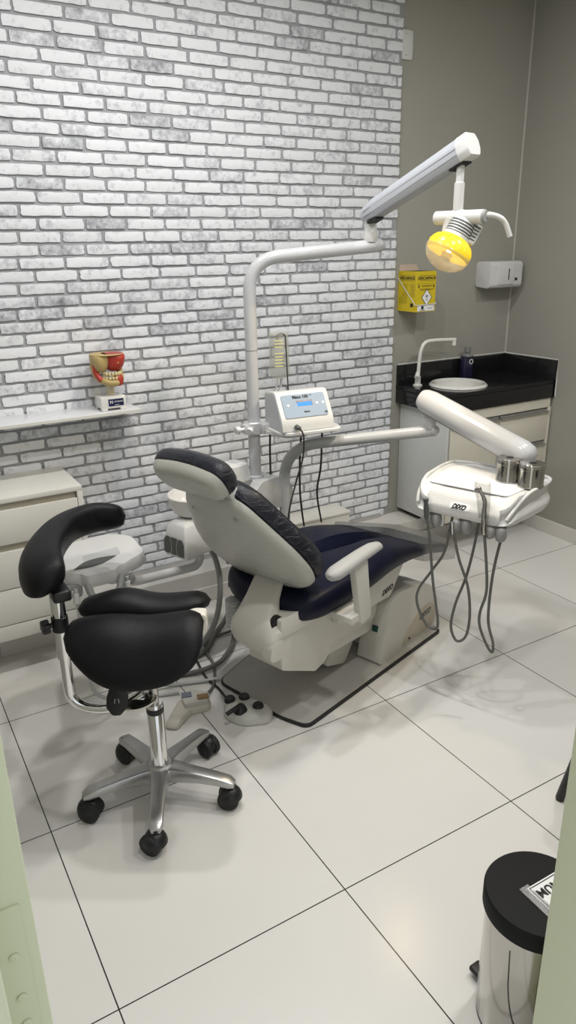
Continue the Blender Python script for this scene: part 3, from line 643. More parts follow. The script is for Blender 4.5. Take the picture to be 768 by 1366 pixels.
# knuckle that joins backrest and body
kr = []
for u, v_, z, wv, th_ in ((0.045, -0.020, 0.52, 0.055, 0.012), (-0.005, -0.035, 0.495, 0.060, 0.022), (-0.060, -0.060, 0.465, 0.062, 0.032), (-0.095, -0.072, 0.428, 0.074, 0.042), (-0.115, -0.084, 0.395, 0.098, 0.046), (-0.122, -0.084, 0.362, 0.102, 0.046), (-0.120, -0.090, 0.330, 0.094, 0.042), (-0.112, -0.10, 0.306, 0.070, 0.030), (-0.108, -0.105, 0.297, 0.040, 0.012)):
    ring = []
    for k in range(28):
        a = 2*PI*k/28; ring.append(c(u+th_*math.copysign(abs(math.cos(a))**0.6, math.cos(a)), v_+wv*math.copysign(abs(math.sin(a))**0.7, math.sin(a)), z))
    kr.append(ring)
part('backrest_bracket', loft(nb(), kr), M['bone'], ch, 'cream bracket under the backrest')
part('bracket_cap', prism(nb(), rpoly([(-0.172, 0.308), (-0.100, 0.300), (-0.100, 0.368), (-0.13, 0.372), (-0.160, 0.36)], 0.03), uz, -0.190, -0.150, 0.012, 4), M['bone'], ch)
part('pivot_shade', cyl(nb(), c(-0.095, -0.165, 0.403), c(-0.085, -0.06, 0.403), 0.034), M['black'], ch, 'black plug painted as the shade in the pivot opening')  # black cylinder standing in for the shade between bracket and body
bl = nb(); prof = []
for k in range(9): prof += [(0.030, k*0.014), (0.036, k*0.014+0.005), (0.036, k*0.014+0.008)]
lathe(bl, [(r*0.85, h*0.9) for r, h in prof], c(-0.02, 0.125, 0.27), seg=20); part('bellows', bl, M['greytube'], ch, 'pale ribbed bellows')
# headrest
hc = V((-0.272, 0, 0.918)); HD = V((0.60, 0, -0.80)); HN = V((0.80, 0, 0.60))
def hp(s_, v, d): p = hc + HD*s_ + HN*(d - 0.35*v*v); return c(p.x, v, p.z)
ho = rpoly([(-0.060, -0.150), (-0.075, 0.0), (-0.060, 0.150), (0.045, 0.135), (0.062, 0.0), (0.045, -0.135)], [0.04, 0.1, 0.04, 0.05, 0.1, 0.05], 6)
part('headrest_shell', pillow(nb(), ho, [(0.045, -0.036), (0.02, -0.032), (0.006, -0.018), (0, 0.0), (0.004, 0.004)], hp, ctr=(0, 0)), M['shellwrap'], ch, 'pale headrest shell')
part('headrest_cushion', pillow(nb(), ho, [(0.01, -0.002), (-0.003, 0.006), (-0.006, 0.022), (-0.003, 0.04), (0.010, 0.055), (0.03, 0.062), (0.055, 0.058)], hp, ctr=(0, 0)), M['navywrap'], ch, 'navy headrest cushion wrapped in plastic film')
nk = nb(); prism(nk, rpoly([(-0.262, 0.905), (-0.205, 0.83), (-0.175, 0.85), (-0.225, 0.925)], 0.01), uz, -0.050, 0.050, 0.006); part('headrest_neck', nk, M['plastic'], ch, 'white headrest neck')
bkp = nb(); prism(bkp, rpoly([(-0.225, 0.875), (-0.195, 0.815), (-0.170, 0.83), (-0.195, 0.895)], 0.01), uz, -0.095, -0.055, 0.006); part('headrest_bracket', bkp, M['plastic'], ch, 'white headrest side bracket')
# near armrest
ar = nb()
rings = []
for u, z, r1, r2 in ((-0.012, 0.590, 0.010, 0.008), (-0.004, 0.590, 0.022, 0.016), (0.02, 0.592, 0.030, 0.022), (0.08, 0.598, 0.031, 0.022), (0.16, 0.608, 0.028, 0.020), (0.22, 0.612, 0.026, 0.018), (0.255, 0.610, 0.020, 0.014), (0.268, 0.608, 0.009, 0.007)):
    rings.append([c(u, -0.30+r1*math.cos(2*PI*k/18), z+r2*math.sin(2*PI*k/18)) for k in range(18)])
arm = part('armrest', loft(ar, rings), mat('light_grey_armrest', (0.41, 0.41, 0.40), 0.45), ch, 'light grey armrest')
part('armrest_post', prism(nb(), rpoly([(0.105, 0.585), (0.175, 0.600), (0.205, 0.37), (0.150, 0.36)], 0.01), uz, -0.315, -0.290, 0.005), M['bone'], arm)
part('post_foot', prism(nb(), rpoly([(0.10, 0.375), (0.205, 0.372), (0.205, 0.405), (0.10, 0.40)], 0.005), uz, -0.31, -0.19, 0.004), M['bone'], arm)

# ---------------------------------------------------------------- cuspidor unit on the far side of the chair
cu = thing('spittoon_unit', 'white spittoon unit behind the chair headrest', 'dental unit', tuple(c(0.2, 0.40, 0)), ANG)
hs = rpoly([(-0.055, 0.325), (0.10, 0.325), (0.12, 0.40), (0.08, 0.455), (-0.055, 0.455)], 0.012)
part('housing', pillow(nb(), hs, [(0.02, 0.478), (0.004, 0.480), (0, 0.490), (0.004, 0.55), (0.016, 0.600), (0.03, 0.612)], lambda x, y, d: c(x, y, d), ctr=(0.03, .39)), M['plastic'], cu)
def fp(x, y, d): return c(-0.0550+0.06*(y-0.49)-d*1.0, 0.392-x*0.9, y-0.006)
ins = nb()
for poly in ([(-0.062, 0.497), (-0.026, 0.497), (-0.018, 0.525), (-0.028, 0.562), (-0.050, 0.562), (-0.062, 0.545)], [(-0.020, 0.497), (0.016, 0.497), (0.009, 0.528), (0.020, 0.562), (-0.022, 0.562), (-0.012, 0.526)], [(0.022, 0.497), (0.060, 0.497), (0.060, 0.545), (0.050, 0.562), (0.026, 0.562), (0.015, 0.528)]): prism(ins, rpoly(poly, 0.004, 2), fp, 0, 0.0025)
part('front_insert', ins, M['dgrey'], cu, 'dark grey front inserts')
bc = c(0.075, 0.415, 0.622)
part('bowl', lathe(nb(), [(0, -0.012), (0.060, -0.010), (0.078, 0.004), (0.094, 0.040), (0.100, 0.068), (0.0975, 0.071), (0.094, 0.066), (0.085, 0.038), (0.066, 0.010), (0.04, 0.002), (0, 0.0)], bc, seg=40), M['china'], cu, 'round white spittoon bowl')
bd = rpoly([(0.10, 0.29), (0.40, 0.29), (0.42, 0.36), (0.40, 0.45), (0.10, 0.45)], 0.03)
part('body', pillow(nb(), bd, [(0.01, 0.46), (0, 0.47), (0, 0.60), (0.004, 0.66), (0.02, 0.675)], lambda x, y, d: c(x, y, d), ctr=(.25, .37)), M['plastic'], cu)
part('glass_filler', pillow(nb(), rpoly([(0.205, 0.34), (0.335, 0.34), (0.335, 0.46), (0.205, 0.46)], 0.05), [(0.0, 0.66), (0.0, 0.72), (0.010, 0.765), (0.03, 0.772)], lambda x, y, d: c(x, y, d)), M['plastic'], cu)
part('filler_recess', prism(nb(), rpoly([(0.21, 0.683), (0.32, 0.683), (0.31, 0.705), (0.22, 0.702)], 0.005), uz, 0.3365, 0.345), M['grey'], cu, 'grey recess')
sk = nb(); prism(sk, rpoly([(0.27, 0.58), (0.50, 0.56), (0.50, 0.645), (0.42, 0.70), (0.32, 0.70), (0.27, 0.66)], 0.015), uz, 0.29, 0.42, 0.012, 3); part('post_bracket', sk, M['greytube'], cu)
part('bracket_latch', prism(nb(), rpoly([(0.44, 0.645), (0.475, 0.62), (0.485, 0.628), (0.45, 0.655)], 0.003), uz, 0.285, 0.292), M['plastic'], cu)
part('support_arm', tube(nb(), bend([c(0.30, 0.36, 0.48), c(0.30, 0.36, 0.25), c(0.30, 0.10, 0.23)], 0.06), 0.035, 16), M['bone'], cu)

# ---------------------------------------------------------------- operating lamp on its post
P0 = c(0.35, 0.355, 0.0)
lp = thing('operating_lamp', 'white dental operating lamp lit yellow on a long jointed arm', 'lamp', (P0.x, P0.y, 0.69), 0)
E1 = V((1.500, 1.105, 1.556)); PT = V((P0.x, P0.y, 1.515))
part('post', tube(nb(), bend([(P0.x, P0.y, 0.69), (PT.x, PT.y, PT.z), (E1.x, E1.y, E1.z)], 0.115, 10), 0.0235, 20), M['enamel'], lp)
part('post_collar', lathe(nb(), [(0.0238, 0), (0.031, 0.0), (0.031, 0.018), (0.0238, 0.022)], (P0.x, P0.y, 0.69), seg=24, closed=False), M['enamel'], lp)
part('post_joint', lathe(nb(), [(0.0237, 0), (0.0242, 0.001), (0.0237, 0.002)], (P0.x, P0.y, 1.195), seg=24, closed=False), M['dgrey'], lp)
ed = (E1-PT).normalized()
tp = nb(); blob(tp, E1, (0.026, 0.026, 0.024), 1.0); part('tube_end', tp, M['enamel'], lp)
J1 = E1 - ed*0.03 + V((0, 0, 0.015))
part('arm_swivel', lathe(nb(), [(0.024, 0), (0.026, 0.02), (0.022, 0.05), (0.017, 0.075), (0.017, 0.10)], J1), M['plastic'], lp)
A1 = V((1.462, 1.115, 1.665)); A2 = V((1.515, 0.69, 1.835))
ad = (A2-A1).normalized(); sidev = ad.cross(V((0, 0, 1))).normalized(); upv = sidev.cross(ad)
def armpt(t, s_, h): return A1 + ad*t + sidev*s_ + upv*h
L_ = (A2-A1).length
sec = lambda w_, h_, o=0: [(-w_*0.75, -h_+o), (-w_, -h_*0.45+o), (-w_, h_*0.35+o), (-w_*0.6, h_+o), (w_*0.6, h_+o), (w_, h_*0.35+o), (w_, -h_*0.45+o), (w_*0.75, -h_+o)]
ringf = lambda t, w_, h_, o=0: [armpt(t, a*0.93, b*0.9) for a, b in rpoly(sec(w_, h_, o), 0.004, 2)]
part('spring_arm', loft(nb(), [ringf(-0.028, .018, .010), ringf(-0.024, .026, .020), ringf(-0.005, .031, .028), ringf(0.05, .034, .036), ringf(L_-0.02, .034, .040)]), mat('lamp_arm_bluish_white', (0.44, 0.46, 0.50), 0.3), lp)
part('arm_end_cap', loft(nb(), [ringf(L_-0.0195, .035, .041), ringf(L_+0.018, .035, .041), ringf(L_+0.024, .031, .036)]), M['plastic'], lp, 'white end cap')
gv = nb()
for h in (0.004, -0.014):
    for sgn in (-1, 1): tube(gv, [armpt(0.0, sgn*0.0305, h), armpt(L_-0.02, sgn*0.0318, h)], 0.0012, 6)
part('arm_grooves', gv, M['grey'], lp)
part('joint_gap', loft(nb(), [[armpt(t, a, -0.036+b) for a, b in ((-0.02, -0.003), (0.02, -0.003), (0.02, 0.006), (-0.02, 0.006))] for t in (0.0, 0.045)]), M['black'], lp)
part('joint_gap', loft(nb(), [[armpt(t, a, -0.038+b) for a, b in ((-0.02, -0.003), (0.02, -0.003), (0.02, 0.006), (-0.02, 0.006))] for t in (L_-0.07, L_-0.01)]), M['black'], lp)
K = armpt(L_-0.035, 0, -0.03); 
part('drop_tube', lathe(nb(), [(0.0125, 0), (0.0125, -0.055), (0.016, -0.057), (0.016, -0.125), (0.014, -0.15)], K), M['plastic'], lp)
HB = K + V((0, 0, -0.158)); right = V((0.862, -0.507, 0)); fwd = V((0.507, 0.862, 0))
bar = (right*0.76 - fwd*0.65).normalized(); hb0 = HB - bar*0.080; hb1 = HB + bar*0.092
yoke = part('yoke_bar', cyl(nb(), hb0, hb1, 0.0215, None, 24, 0.004), M['plastic'], lp)
part('yoke_sleeve', cyl(nb(), HB-bar*0.018, HB+bar*0.022, 0.0235, None, 24, 0.002), M['plastic'], yoke)
part('yoke_knob', cyl(nb(), hb1-bar*0.002, hb1+bar*0.006, 0.0215, 0.019, 24, 0.002), M['grey'], yoke, 'grey end knob')
hd = nb(); h0 = hb1 - right*0.02 + fwd*0.01
tube(hd, spline([h0, h0+right*0.045+V((0, 0, 0.004)), h0+right*0.085+V((0, 0, -0.014)), h0+right*0.108+V((0, 0, -0.06))], 6), [0.013]*6+[0.012]*6+[0.011]*7, 12, flat=(1, 0.75)); part('grip_handle', hd, M['plastic'], lp, 'white curved grip handle')
LC = HB + V((-0.012, -0.018, -0.106)) - right*0.028
ax = (V((-0.46, 0.14, -0.85))).normalized()       # the lamp shines down towards the chair's head end
qx = V((0, 0, 1)).rotation_difference(ax)
for o_ in (-0.026, 0.034):
    a_ = HB + right*o_; sup = nb(); tube(sup, [a_, a_ + V((0.0, 0.01, -0.035)), LC - ax*0.055 + right*o_*0.9], 0.017, 10, flat=(1.2, 0.5))
    part('head_bracket', sup, M['plastic'], lp)
DB = Matrix.Translation(LC - ax*0.062 + right*0.040) @ qx.to_matrix().to_4x4()
dbx = part('driver_box', box(nb(), (-0.024, -0.024, -0.034), (0.024, 0.024, 0.030), 0.006, 3, DB), M['plastic'], lp, 'white vented box behind the reflector')
sl_ = nb()
for k in range(5): box(sl_, (-0.0245, -0.018, -0.026+k*0.010), (0.0245, 0.018, -0.0215+k*0.010), 0, 1, DB); box(sl_, (-0.018, -0.0245, -0.026+k*0.010), (0.018, 0.0245, -0.0215+k*0.010), 0, 1, DB)
part('box_slots', sl_, M['dgrey'], dbx)
part('fan_housing', lathe(nb(), [(0, -0.112), (0.032, -0.112), (0.040, -0.100), (0.042, -0.066), (0.048, -0.045)], LC, ax, 28), M['plastic'], lp, 'vented housing behind the reflector')
vs = nb()
for k in range(5): lathe(vs, [(0.0395+k*0.0005, -0.100+k*0.009), (0.0418+k*0.0005, -0.099+k*0.009), (0.0418+k*0.0005, -0.0955+k*0.009), (0.0395+k*0.0005, -0.0945+k*0.009)], LC, ax, 28, closed=False)
part('vent_slots', vs, M['dgrey'], lp, 'dark vent slots')
rs = [(0.074*math.sin(a), -0.064*math.cos(a)) for a in [math.radians(x) for x in range(30, 97, 6)]]
rf = nb(); lathe(rf, rs+[(r-0.003, h) for r, h in rs[::-1]], LC, ax, 40, closed=False); part('reflector', rf, M['amber'], lp, 'yellow lit reflector bowl')
rb = nb()
for k in range(24):
    a = 2*PI*k/24; tube(rb, [LC + qx@V((0.0752*math.sin(t)*math.cos(a), 0.0752*math.sin(t)*math.sin(a), -0.065*math.cos(t))) for t in [math.radians(x) for x in (52, 62, 72, 80)]], 0.0012, 5)
part('reflector_ribs', rb, M['amber'], lp)
gl = [(0.0745*math.cos(a), 0.056*math.sin(a)) for a in [math.radians(x) for x in range(0, 91, 6)]]; gl[-1] = (0, 0.056)
part('glass_cover', lathe(nb(), gl, LC, ax, 40, closed=False), M['glass'], lp, 'clear glass front cover')
part('cover_rim', lathe(nb(), [(0.073, -0.003), (0.0765, -0.002), (0.0765, 0.002), (0.073, 0.003)], LC, ax, 40, closed=False), M['glass'], lp)
part('bulb', lathe(nb(), [(0, -0.030), (0.008, -0.026), (0.009, -0.012), (0.006, -0.004), (0, -0.002)], LC, ax, 16), M['bulb'], lp, 'glowing bulb')
bs_ = nb()
for k in range(4): lathe(bs_, [(0.0145, 0.001+k*0.0065), (0.0185, 0.001+k*0.0065), (0.0185, 0.0045+k*0.0065), (0.0145, 0.0045+k*0.0065)], LC, ax, 20)
lathe(bs_, [(0.0148, 0), (0.0148, 0.026)], LC, ax, 20); part('bulb_shield', bs_, M['steel'], lp, 'ribbed metal shield in front of the bulb')
pl_ = bpy.data.lights.new('operating_lamp_light', 'SPOT'); pl_.energy = 6; pl_.color = (1, 0.80, 0.48); pl_.spot_size = math.radians(120); pl_.shadow_soft_size = 0.02
plo = bpy.data.objects.new('operating_lamp_light', pl_); C.objects.link(plo); plo.location = LC + ax*0.062; plo.rotation_euler = V((0, 0, -1)).rotation_difference(ax).to_euler()

# ---------------------------------------------------------------- controller on a clamp shelf
Q0 = V((P0.x, P0.y, 0.905))
cs = thing('clamp_shelf', 'small white shelf clamped to the lamp post', 'shelf', tuple(Q0))
part('shelf_plate', pillow(nb(), rpoly([(1.075, 1.10), (1.32, 1.07), (1.345, 1.12), (1.34, 1.27), (1.09, 1.29)], [0.06, 0.02, 0.03, 0.05, 0.05]), [(0.004, 0.893), (0, 0.896), (0, 0.904), (0.003, 0.906)], lambda x, y, d: V((x, y, d))), M['plastic'], cs)
cl = nb(); cyl(cl, (P0.x, P0.y, 0.878), (P0.x, P0.y, 0.925), 0.034, None, 28, 0.003)
box(cl, (P0.x+0.012, P0.y-0.055, 0.882), (P0.x+0.055, P0.y-0.015, 0.921), 0.004); box(cl, (P0.x-0.052, P0.y-0.03, 0.882), (P0.x-0.025, P0.y+0.012, 0.921), 0.006)
part('clamp', cl, M['clamp'], cs, 'metal clamp round the post')
part('clamp_arm', prism(nb(), rpoly([(P0.x+0.02, P0.y-0.05), (1.10, 1.115), (1.19, 1.10), (1.19, 1.20), (P0.x+0.03, P0.y-0.01)], 0.015), lambda a, b, d: V((a, b, d)), 0.885, 0.896), M['plastic'], cs)
for dx, dy in ((-0.075, -0.02), (-0.045, -0.052)):
    kb = nb(); cyl(kb, (P0.x-0.01, P0.y-0.01, 0.902), (P0.x+dx, P0.y+dy, 0.904), 0.008, None, 12); 
    dv = V((dx, dy, 0)).normalized(); cyl(kb, V((P0.x+dx, P0.y+dy, 0.904)), V((P0.x+dx, P0.y+dy, 0.904))+dv*0.016, 0.017, 0.015, 18, 0.004); part('clamp_knob', kb, M['clamp'], cs)
# controller: prism in its own slightly turned frame
CA = math.atan2(-0.02, 0.2); MX = Matrix.Translation((1.085, 1.108, 0.906)) @ Matrix.Rotation(CA, 4, 'Z')
k3 = lambda x, y, z: MX @ V((x, y, z))
W_ = 0.215
ct = thing('motor_controller', 'white motor controller with blue screen on the clamp shelf', 'controller', tuple(k3(0.1, 0.07, 0)), CA)
cpf = rpoly([(0.0, 0.0), (0.165, 0.0), (0.165, 0.128), (0.090, 0.140), (0.070, 0.138), (0.006, 0.038)], [0.006, 0.006, 0.01, 0.02, 0.03, 0.05], 6)
part('case', prism(nb(), cpf, lambda a, b, d: k3(d, a, b), 0, W_, 0.007, 3), M['plastic'], ct)
part('case_side', prism(nb(), [(a*0.93+0.008, b*0.93+0.004) for a, b in cpf], lambda a, b, d: k3(d, a, b), -0.0015, 0.002), mat('case_side_grey', (0.52, 0.535, 0.56), 0.4), ct, 'pale grey side of the case')
f0 = V((0.0115, 0.047)); f1 = V((0.066, 0.133)); fd = (f1-f0); fl = fd.length; fd = fd/fl; fn_ = V((-fd.y, fd.x))
def fpn(x, s_, d=0): p = f0 + fd*s_ + fn_*(0.0012+d); return k3(x, p.x, p.y)
part('front_panel', prism(nb(), rpoly([(0.018, 0.004), (W_-0.018, 0.004), (W_-0.018, fl-0.006), (0.018, fl-0.006)], 0.008), lambda a, b, d: fpn(a, b, d), -0.004, 0.0016), M['panel'], ct, 'blue grey front panel')
part('screen', prism(nb(), [(0.078, 0.048), (0.138, 0.048), (0.138, 0.064), (0.078, 0.064)], lambda a, b, d: fpn(a, b, d), 0.001, 0.0026), M['lcd'], ct, 'lit blue screen')
sf_ = nb(); prism(sf_, [(0.076, 0.063), (0.141, 0.063), (0.141, 0.070), (0.076, 0.070)], lambda a, b, d: fpn(a, b, d), 0.001, 0.0030); prism(sf_, [(0.137, 0.050), (0.141, 0.050), (0.141, 0.066), (0.137, 0.066)], lambda a, b, d: fpn(a, b, d), 0.001, 0.0030)
part('screen_rim', sf_, M['lcdark'], ct)
TX = lambda x0, s0: (lambda x, y, z: fpn(x0+x, s0+y, 0.002+z))
part('lettering', textmesh('Maxx 100', 0.0165, TX(0.096, 0.084), bold=0.0007), M['ink'], ct, 'black model lettering'); part('lettering', textmesh('TM', 0.007, TX(0.139, 0.087)), M['ink'], ct); part('lettering', textmesh('Saevo', 0.010, TX(0.111, 0.024), bold=0.0004), M['ink'], ct); part('lettering', textmesh('CE', 0.010, TX(0.188, 0.015), bold=0.0006), M['ink'], ct)
for x in (0.040, 0.160, 0.185): part('button', lathe(nb(), [(0, 0), (0.0055, 0), (0.005, 0.0018), (0, 0.0018)], fpn(x, 0.054, 0.0015), (MX.to_3x3() @ V((0, fn_.x, fn_.y))), 16), M['white'], ct)
part('socket', cyl(nb(), k3(0.055, 0.002, 0.020), k3(0.058, -0.022, 0.018), 0.010, 0.0075, 16, 0.002), M['dgrey'], ct)
hk = nb(); hx = k3(0.086, 0.135, 0.13); hq = k3(0.084, 0.150, 0.340)
tube(hk, bend([hx, hq, hq+V((-0.018, 0.012, 0.006)), hq+V((-0.036, 0.014, -0.010))], 0.012, 4), 0.0028, 8); part('bag_hook', hk, M['cable'], ct, 'thin dark hook rod')
# drip bag
bgx = hq + V((-0.022, 0.012, 0))
dbg = thing('drip_bag', 'nearly empty clear drip bag hanging on the hook rod', 'drip bag', tuple(bgx - V((0, 0, 0.21))))
bo_ = rpoly([(-0.040, 0.0), (-0.042, -0.155), (-0.026, -0.178), (0.026, -0.178), (0.042, -0.155), (0.040, 0.0)], 0.008)
BG = lambda x, y, d: bgx + V((x*0.95, -0.2*x+d, y+0.012))
part('pouch', pillow(nb(), bo_, [(0.0, -0.001), (0.008, -0.006), (0.018, -0.009)], lambda x, y, d: BG(x, y, d)), M['bag'], dbg)
pr_ = nb()
for k in range(9):
    if k in (3,): continue
    prism(pr_, [(-0.022, -0.030-k*0.012), (0.012+0.006*random.random(), -0.030-k*0.012), (0.012, -0.0345-k*0.012), (-0.022, -0.0345-k*0.012)], lambda a, b, d: BG(a, b, -0.0096+d), 0, 0.0004)
part('print', pr_, M['yellowprint'], dbg, 'faded yellow print')
tb = nb(); tube(tb, spline([BG(-0.008, -0.175, -0.003), BG(-0.012, -0.2, -0.004), BG(-0.024, -0.222, 0.0)], 4), 0.0035, 8); tube(tb, spline([BG(0.012, -0.175, -0.003), BG(0.004, -0.20, -0.006), BG(-0.010, -0.225, -0.002)], 4), 0.0028, 8)
part('outlet_tube', tb, M['grey'], dbg)
# cables falling from the clamp shelf
solo('cable', tube(nb(), spline([k3(0.058, -0.022, 0.018), k3(0.068, -0.032, -0.01), k3(0.066, -0.03, -0.09), k3(0.040, -0.02, -0.19), k3(0.004, -0.035, -0.29), k3(-0.002, -0.02, -0.42)], 8), 0.0036, 8), M['cable'], 'dark cable plugged into the front of the white controller', 'cable', 'cables below the clamp shelf')
for lab, pts in (('thin black cable falling straight beside the lamp post', [(1.140, 1.30, 0.895), (1.137, 1.305, 0.80), (1.135, 1.30, 0.55)]),
                 ('black cable falling behind the pale instrument arm', [(1.235, 1.22, 0.895), (1.237, 1.24, 0.75), (1.262, 1.28, 0.58), (1.31, 1.33, 0.42)]),
                 ('rightmost black cable falling from the clamp shelf', [(1.318, 1.20, 0.895), (1.325, 1.22, 0.72), (1.345, 1.28, 0.58), (1.40, 1.33, 0.42)])):
    solo('cable', tube(nb(), spline(pts, 8), 0.0042, 8), M['cable'], lab, 'cable', 'cables below the clamp shelf')
jb = thing('junction_box', 'white connection box on the ledge behind the chair', 'box', (1.55, 1.75, 0.15))
part('housing', box(nb(), (1.20, 1.675, 0.151), (1.800, 1.81, 0.278), 0.006), M['offwhite'], jb); part('lid', box(nb(), (1.195, 1.670, 0.274), (1.805, 1.812, 0.286), 0.003), M['offwhite'], jb)

# ---------------------------------------------------------------- instrument tray and its arm
it = thing('instrument_tray_arm', 'white swing arm tray loaded with hanging handpieces beside the chair', 'instrument tray', tuple(c(0.452, 0.292, 0.36)), ANG)
q0 = c(0.452, 0.292, 0.38); ae = V((1.612, 0.880, 0.892))
q1 = V((q0.x, q0.y, 0.60)); q2 = V((1.245, 1.17, 0.83)); 
part('arm_tube', tube(nb(), bend([(q0.x, q0.y, 0.36), (q0.x, q0.y, 0.812), tuple(ae)], 0.14, 12), 0.022, 20), M['greytube'], it)
sb_ = nb(); box(sb_, (0.40, 0.25, 0.34), (0.51, 0.34, 0.42), 0.01, 3, MC); tube(sb_, [c(0.452, 0.292, 0.38), c(0.44, 0.12, 0.30)], 0.03, 14); part('arm_mount', sb_, M['bone'], it)
blob_ = nb(); blob(blob_, ae, (0.024, 0.024, 0.022)); part('arm_tube_end', blob_, M['greytube'], it)
part('arm_knuckle', lathe(nb(), [(0.022, 0), (0.024, 0.03), (0.020, 0.07)], (ae.x-0.012, ae.y+0.008, ae.z+0.01)), M['greytube'], it)
B1 = V((1.590, 0.90, 1.005)); B2 = V((1.690, 0.515, 0.875))
bdv = (B2-B1).normalized()
pts = [B1 - bdv*0.03] + [B1 + bdv*t for t in (-0.024, -0.010, 0.02)] + [B2 + bdv*t for t in (-0.03, 0.0, 0.03, 0.045, 0.05)]
part('parallel_arm', tube(nb(), pts, [0.020, 0.034, 0.041, 0.046, 0.048, 0.048, 0.042, 0.028, 0.01], 26), M['enamel'], it, 'thick white parallel arm')
part('arm_seam', tube(nb(), [B1 + V((0.0, 0, -0.049)) + V((-.022, -.006, 0.006)), B2 + V((-0.022, -0.006, -0.044))], 0.002, 6), M['grey'], it)
part('arm_neck', lathe(nb(), [(0.030, 0), (0.024, 0.03), (0.024, 0.09)], (1.665, 0.50, 0.765)), M['enamel'], it)
# tray in its own frame: tx from front to back, ty to the right, turned a little against the chair
TA = ANG + math.radians(3); MT = Matrix.Translation(c(0.60, -0.485, 0)) @ Matrix.Rotation(TA, 4, 'Z')
tr = lambda x, y, z: MT @ V((x, -y, z))
ZT = 0.79
oT = rpoly([(-0.158, -0.170), (-0.158, 0.172), (0.10, 0.205), (0.175, 0.185), (0.185, 0.0), (0.175, -0.185), (0.10, -0.195)], [0.055, 0.055, 0.08, 0.06, 0.08, 0.06, 0.08])
bodyT = nb()
def TB(x, y, d):
    f = max(0.0, min(1.0, (x+0.158)/0.055)); drop = (1-f)**1.3*0.050*max(0, min(1, (d-0.70)/0.06)); return tr(x, y, d-drop)
loft(bodyT, [[TB(0.0+(x-0.0)*s_+o, y*s_, d) for x, y in oT] for s_, o, d in ((0.55, 0.0, 0.688), (0.88, -0.004, 0.692), (0.97, -0.006, 0.700), (1.01, -0.006, 0.714), (1.015, -0.006, 0.728), (0.985, -0.002, 0.738), (0.962, 0, 0.748), (0.958, 0, 0.766), (0.985, 0, 0.780), (0.988, 0, 0.789), (0.972, 0, 0.794), (0.945, 0, 0.791), (0.92, 0, 0.787), (0.80, 0.0, 0.786), (0.72, 0.0, 0.786), (0.4, 0, 0.786))])
part('tray_body', bodyT, M['traywrap'], it, 'white tray body under plastic film')
rim = nb(); rp = [(-0.075, -0.172), (0.02, -0.185), (0.10, -0.188), (0.155, -0.172), (0.175, -0.10), (0.178, 0.0), (0.175, 0.10), (0.155, 0.178), (0.10, 0.196), (0.02, 0.19), (-0.075, 0.172), (-0.14, 0.16)]
tube(rim, spline([tr(-0.150, -0.160, ZT-0.066), tr(-0.13, -0.166, ZT-0.036)] + [tr(a, b, ZT+0.002) for a, b in rp[:-2]] + [tr(-0.04, 0.184, ZT-0.001), tr(-0.095, 0.178, ZT-0.016), tr(-0.135, 0.168, ZT-0.045), tr(-0.150, 0.160, ZT-0.066)], 6), 0.0065, 10)
part('tray_rim', rim, M['traywrap'], it)
part('tray_mat', pillow(nb(), rpoly([(-0.108, -0.145), (-0.108, 0.140), (0.10, 0.168), (0.150, 0.14), (0.150, -0.12), (0.10, -0.16)], 0.02), [(0, 0.7865), (0, 0.7895), (0.001, 0.790)], lambda x, y, d: tr(x, y, d)), M['paper'], it, 'white paper mat')
fg = nb(); TF = lambda y, z, d: tr(-0.1555-0.014+0.020*max(0, (z-0.715))/0.035-d, y, z)
xf = lambda z: -0.163 + 0.75*max(0.0, z-0.733)
FPN = lambda y, z, d: tr(xf(z)-d, y, z)
part('front_panel', pillow(nb(), rpoly([(-0.125, 0.704), (0.140, 0.704), (0.140, 0.745), (0.105, 0.772), (-0.125, 0.772)], 0.015), [(0, -0.008), (0, 0.002), (0.003, 0.0035), (0.012, 0.0035), (0.022, 0.0035), (0.030, 0.0035)], FPN), M['traywrap'], it, 'raised front panel')
part('badge', pillow(nb(), rpoly([(-0.034, 0.728), (0.036, 0.728), (0.036, 0.751), (-0.034, 0.751)], 0.011), [(0, 0.002), (0, 0.0042), (0.002, 0.0048), (0.006, 0.0048), (0.009, 0.0048)], FPN), M['white'], it, 'white oval badge')
part('badge_lettering', textmesh('DIXO', 0.0185, lambda x, y, z: FPN(x-0.002, 0.7395+y, 0.0052+z), shear=0.35, bold=0.0012), M['ink'], it, 'black slanted lettering')
for y in (-0.115, -0.005, 0.115):
    hb = nb(); blob(hb, tr(-0.150, y+0.030, 0.672), (0.017, 0.017, 0.026), 0.75); blob(hb, tr(-0.165, y, 0.675), (0.014, 0.014, 0.020), 0.75); cyl(hb, tr(-0.160, y, 0.675), tr(-0.12, y+0.03, 0.70), 0.012)
    part('holder', hb, M['grey'], it, 'grey handpiece holder')
def HW(y, z, x=-0.180): return tr(x, y, z)
def hose(lab, pts, body, bmat, extra=None):
    t_ = thing('handpiece', lab, 'dental handpiece', tuple(HW(pts[0][0], min(p[1] for p in pts))), TA, 'handpieces hanging from the tray')
    n = len(pts)
    part('hose', tube(nb(), spline([HW(y, z, -0.180+0.05*(i/(n-1))**2) for i, (y, z) in enumerate(pts)], 8), 0.0048, 10), M['hose'], t_, 'grey looped hose')
    part('handle', lathe(nb(), [(r, h) for r, h in body], HW(pts[0][0], pts[0][1]), (tr(-0.02, -0.07, 1)-tr(0, 0, 0)), 16), bmat, t_)
    return t_
o = -0.485+0.0
S_ = lambda L: [(a-0.511, b) for a, b in L]
